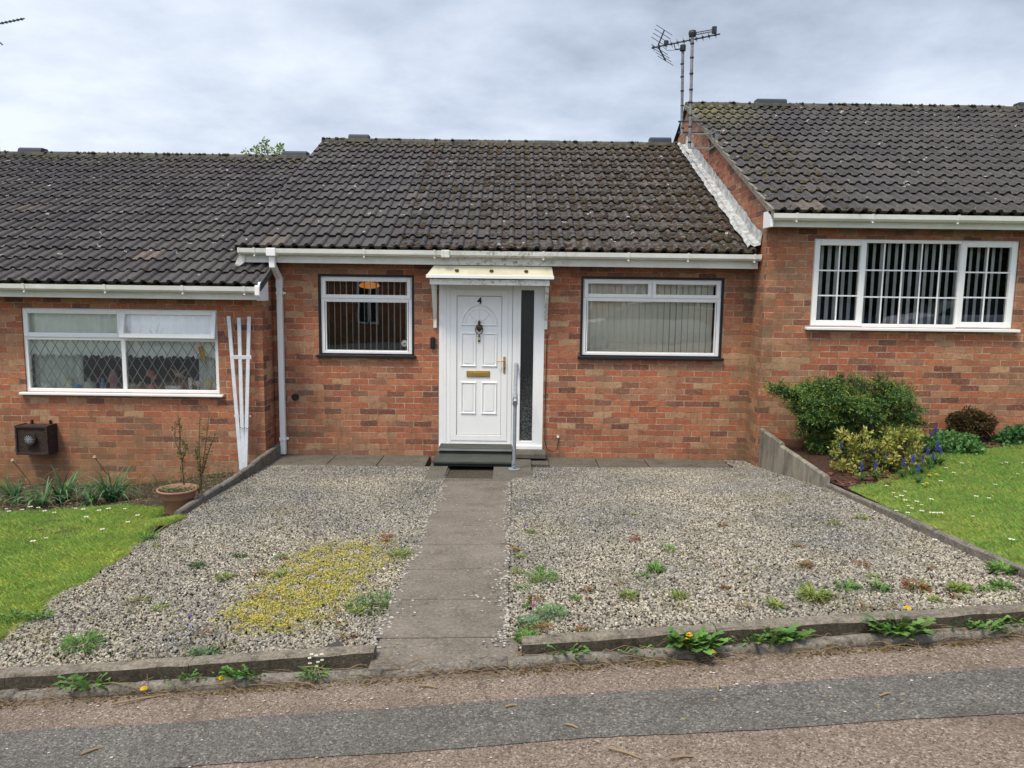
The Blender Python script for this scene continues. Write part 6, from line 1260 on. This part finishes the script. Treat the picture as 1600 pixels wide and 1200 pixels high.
# ------------------------------------------------------------------ light, sky, camera
w = bpy.data.worlds.new('World'); bpy.context.scene.world = w; w.use_nodes = True
nt = w.node_tree; nn = nt.nodes; nl = nt.links; bg = nn['Background']; bg.inputs['Strength'].default_value = .1
SUN_EL, SUN_AZ = R(62), R(-38)      # azimuth measured from -Y (behind the viewer) towards -X
sky = nn.new('ShaderNodeTexSky'); sky.sky_type = 'NISHITA'; sky.sun_disc = False; sky.sun_elevation = SUN_EL; sky.sun_rotation = R(180)+R(40)
tc = nn.new('ShaderNodeTexCoord'); sep = nn.new('ShaderNodeSeparateXYZ'); nl.new(tc.outputs['Generated'], sep.inputs[0])
def wm(op, a, b=0.0, cl=False):
    x = nn.new('ShaderNodeMath'); x.operation = op; x.use_clamp = cl
    for i, v in enumerate((a, b)):
        if isinstance(v, bpy.types.NodeSocket): nl.new(v, x.inputs[i])
        else: x.inputs[i].default_value = v
    return x.outputs[0]
zc_ = wm('ADD', wm('MAXIMUM', sep.outputs[2], 0.0), .22)
cv = nn.new('ShaderNodeCombineXYZ'); nl.new(wm('DIVIDE', sep.outputs[0], zc_), cv.inputs[0]); nl.new(wm('DIVIDE', sep.outputs[1], zc_), cv.inputs[1])
def wn(scale, det, rough, off):
    mp = nn.new('ShaderNodeMapping'); mp.inputs['Location'].default_value = off; nl.new(cv.outputs[0], mp.inputs[0])
    x = nn.new('ShaderNodeTexNoise'); x.inputs['Scale'].default_value = scale; x.inputs['Detail'].default_value = det; x.inputs['Roughness'].default_value = rough; nl.new(mp.outputs[0], x.inputs['Vector']); return x.outputs[0]
n1 = wn(.8, 3, .5, (1.2, 0, 0)); n2 = wn(2.6, 6, .6, (5, 2, 0))
f = wm('ADD', wm('MULTIPLY', n1, .62), wm('MULTIPLY', n2, .38))
# heavier grey cloud bank towards the upper right
f = wm('SUBTRACT', f, wm('MULTIPLY', wm('MULTIPLY', wm('ADD', sep.outputs[0], .02, True), wm('SUBTRACT', sep.outputs[2], .10, True), True), 1.6))
rp = nn.new('ShaderNodeValToRGB'); e = rp.color_ramp.elements; e[0].position = .22; e[0].color = (.20, .24, .31, 1); e[1].position = .58; e[1].color = (.66, .71, .79, 1); x_ = e.new(.41); x_.color = (.43, .49, .595, 1); nl.new(f, rp.inputs[0])
# overcast luminance rises towards the zenith
grad = wm('ADD', wm('MULTIPLY', wm('MAXIMUM', wm('SUBTRACT', sep.outputs[2], .5), 0.0), 3.2), 1.0)
back = wm('ADD', wm('MULTIPLY', wm('MAXIMUM', wm('MULTIPLY', sep.outputs[1], -1.0), 0.0), .5), 1.0)
vm = nn.new('ShaderNodeVectorMath'); vm.operation = 'SCALE'; nl.new(rp.outputs[0], vm.inputs[0]); nl.new(wm('MULTIPLY', wm('MULTIPLY', grad, back), 10.0), vm.inputs['Scale'])
mxn = nn.new('ShaderNodeMix'); mxn.data_type = 'RGBA'; mxn.inputs[0].default_value = .93; nl.new(sky.outputs[0], mxn.inputs[6]); nl.new(vm.outputs[0], mxn.inputs[7]); nl.new(mxn.outputs[2], bg.inputs['Color'])
sl = bpy.data.lights.new('sun', 'SUN'); sl.energy = 2.3; sl.angle = R(15); sl.color = (1, .88, .70); so = bpy.data.objects.new('sun', sl); C.objects.link(so)
d = Vector((math.cos(SUN_EL)*math.sin(SUN_AZ), -math.cos(SUN_EL)*math.cos(SUN_AZ), math.sin(SUN_EL))); so.rotation_euler = (-d).to_track_quat('-Z', 'Y').to_euler(); so.location = (-6, -10, 14)
cam = bpy.data.cameras.new('camera'); co = bpy.data.objects.new('camera', cam); C.objects.link(co); cam.sensor_width = 36; cam.lens = 36*FPX/1600; cam.clip_end = 2000; cam.clip_start = .05
co.matrix_world = Matrix.Translation((0, 0, CAMZ)) @ Matrix.Rotation(R(90)-TH, 4, 'X') @ Matrix.Rotation(RO, 4, 'Z'); bpy.context.scene.camera = co
sc = bpy.context.scene; sc.render.engine = 'CYCLES'; sc.view_settings.view_transform = 'Standard'; sc.view_settings.look = 'None'; sc.view_settings.exposure = .5; sc.view_settings.gamma = 1
sc.cycles.max_bounces = 8; sc.cycles.transparent_max_bounces = 12
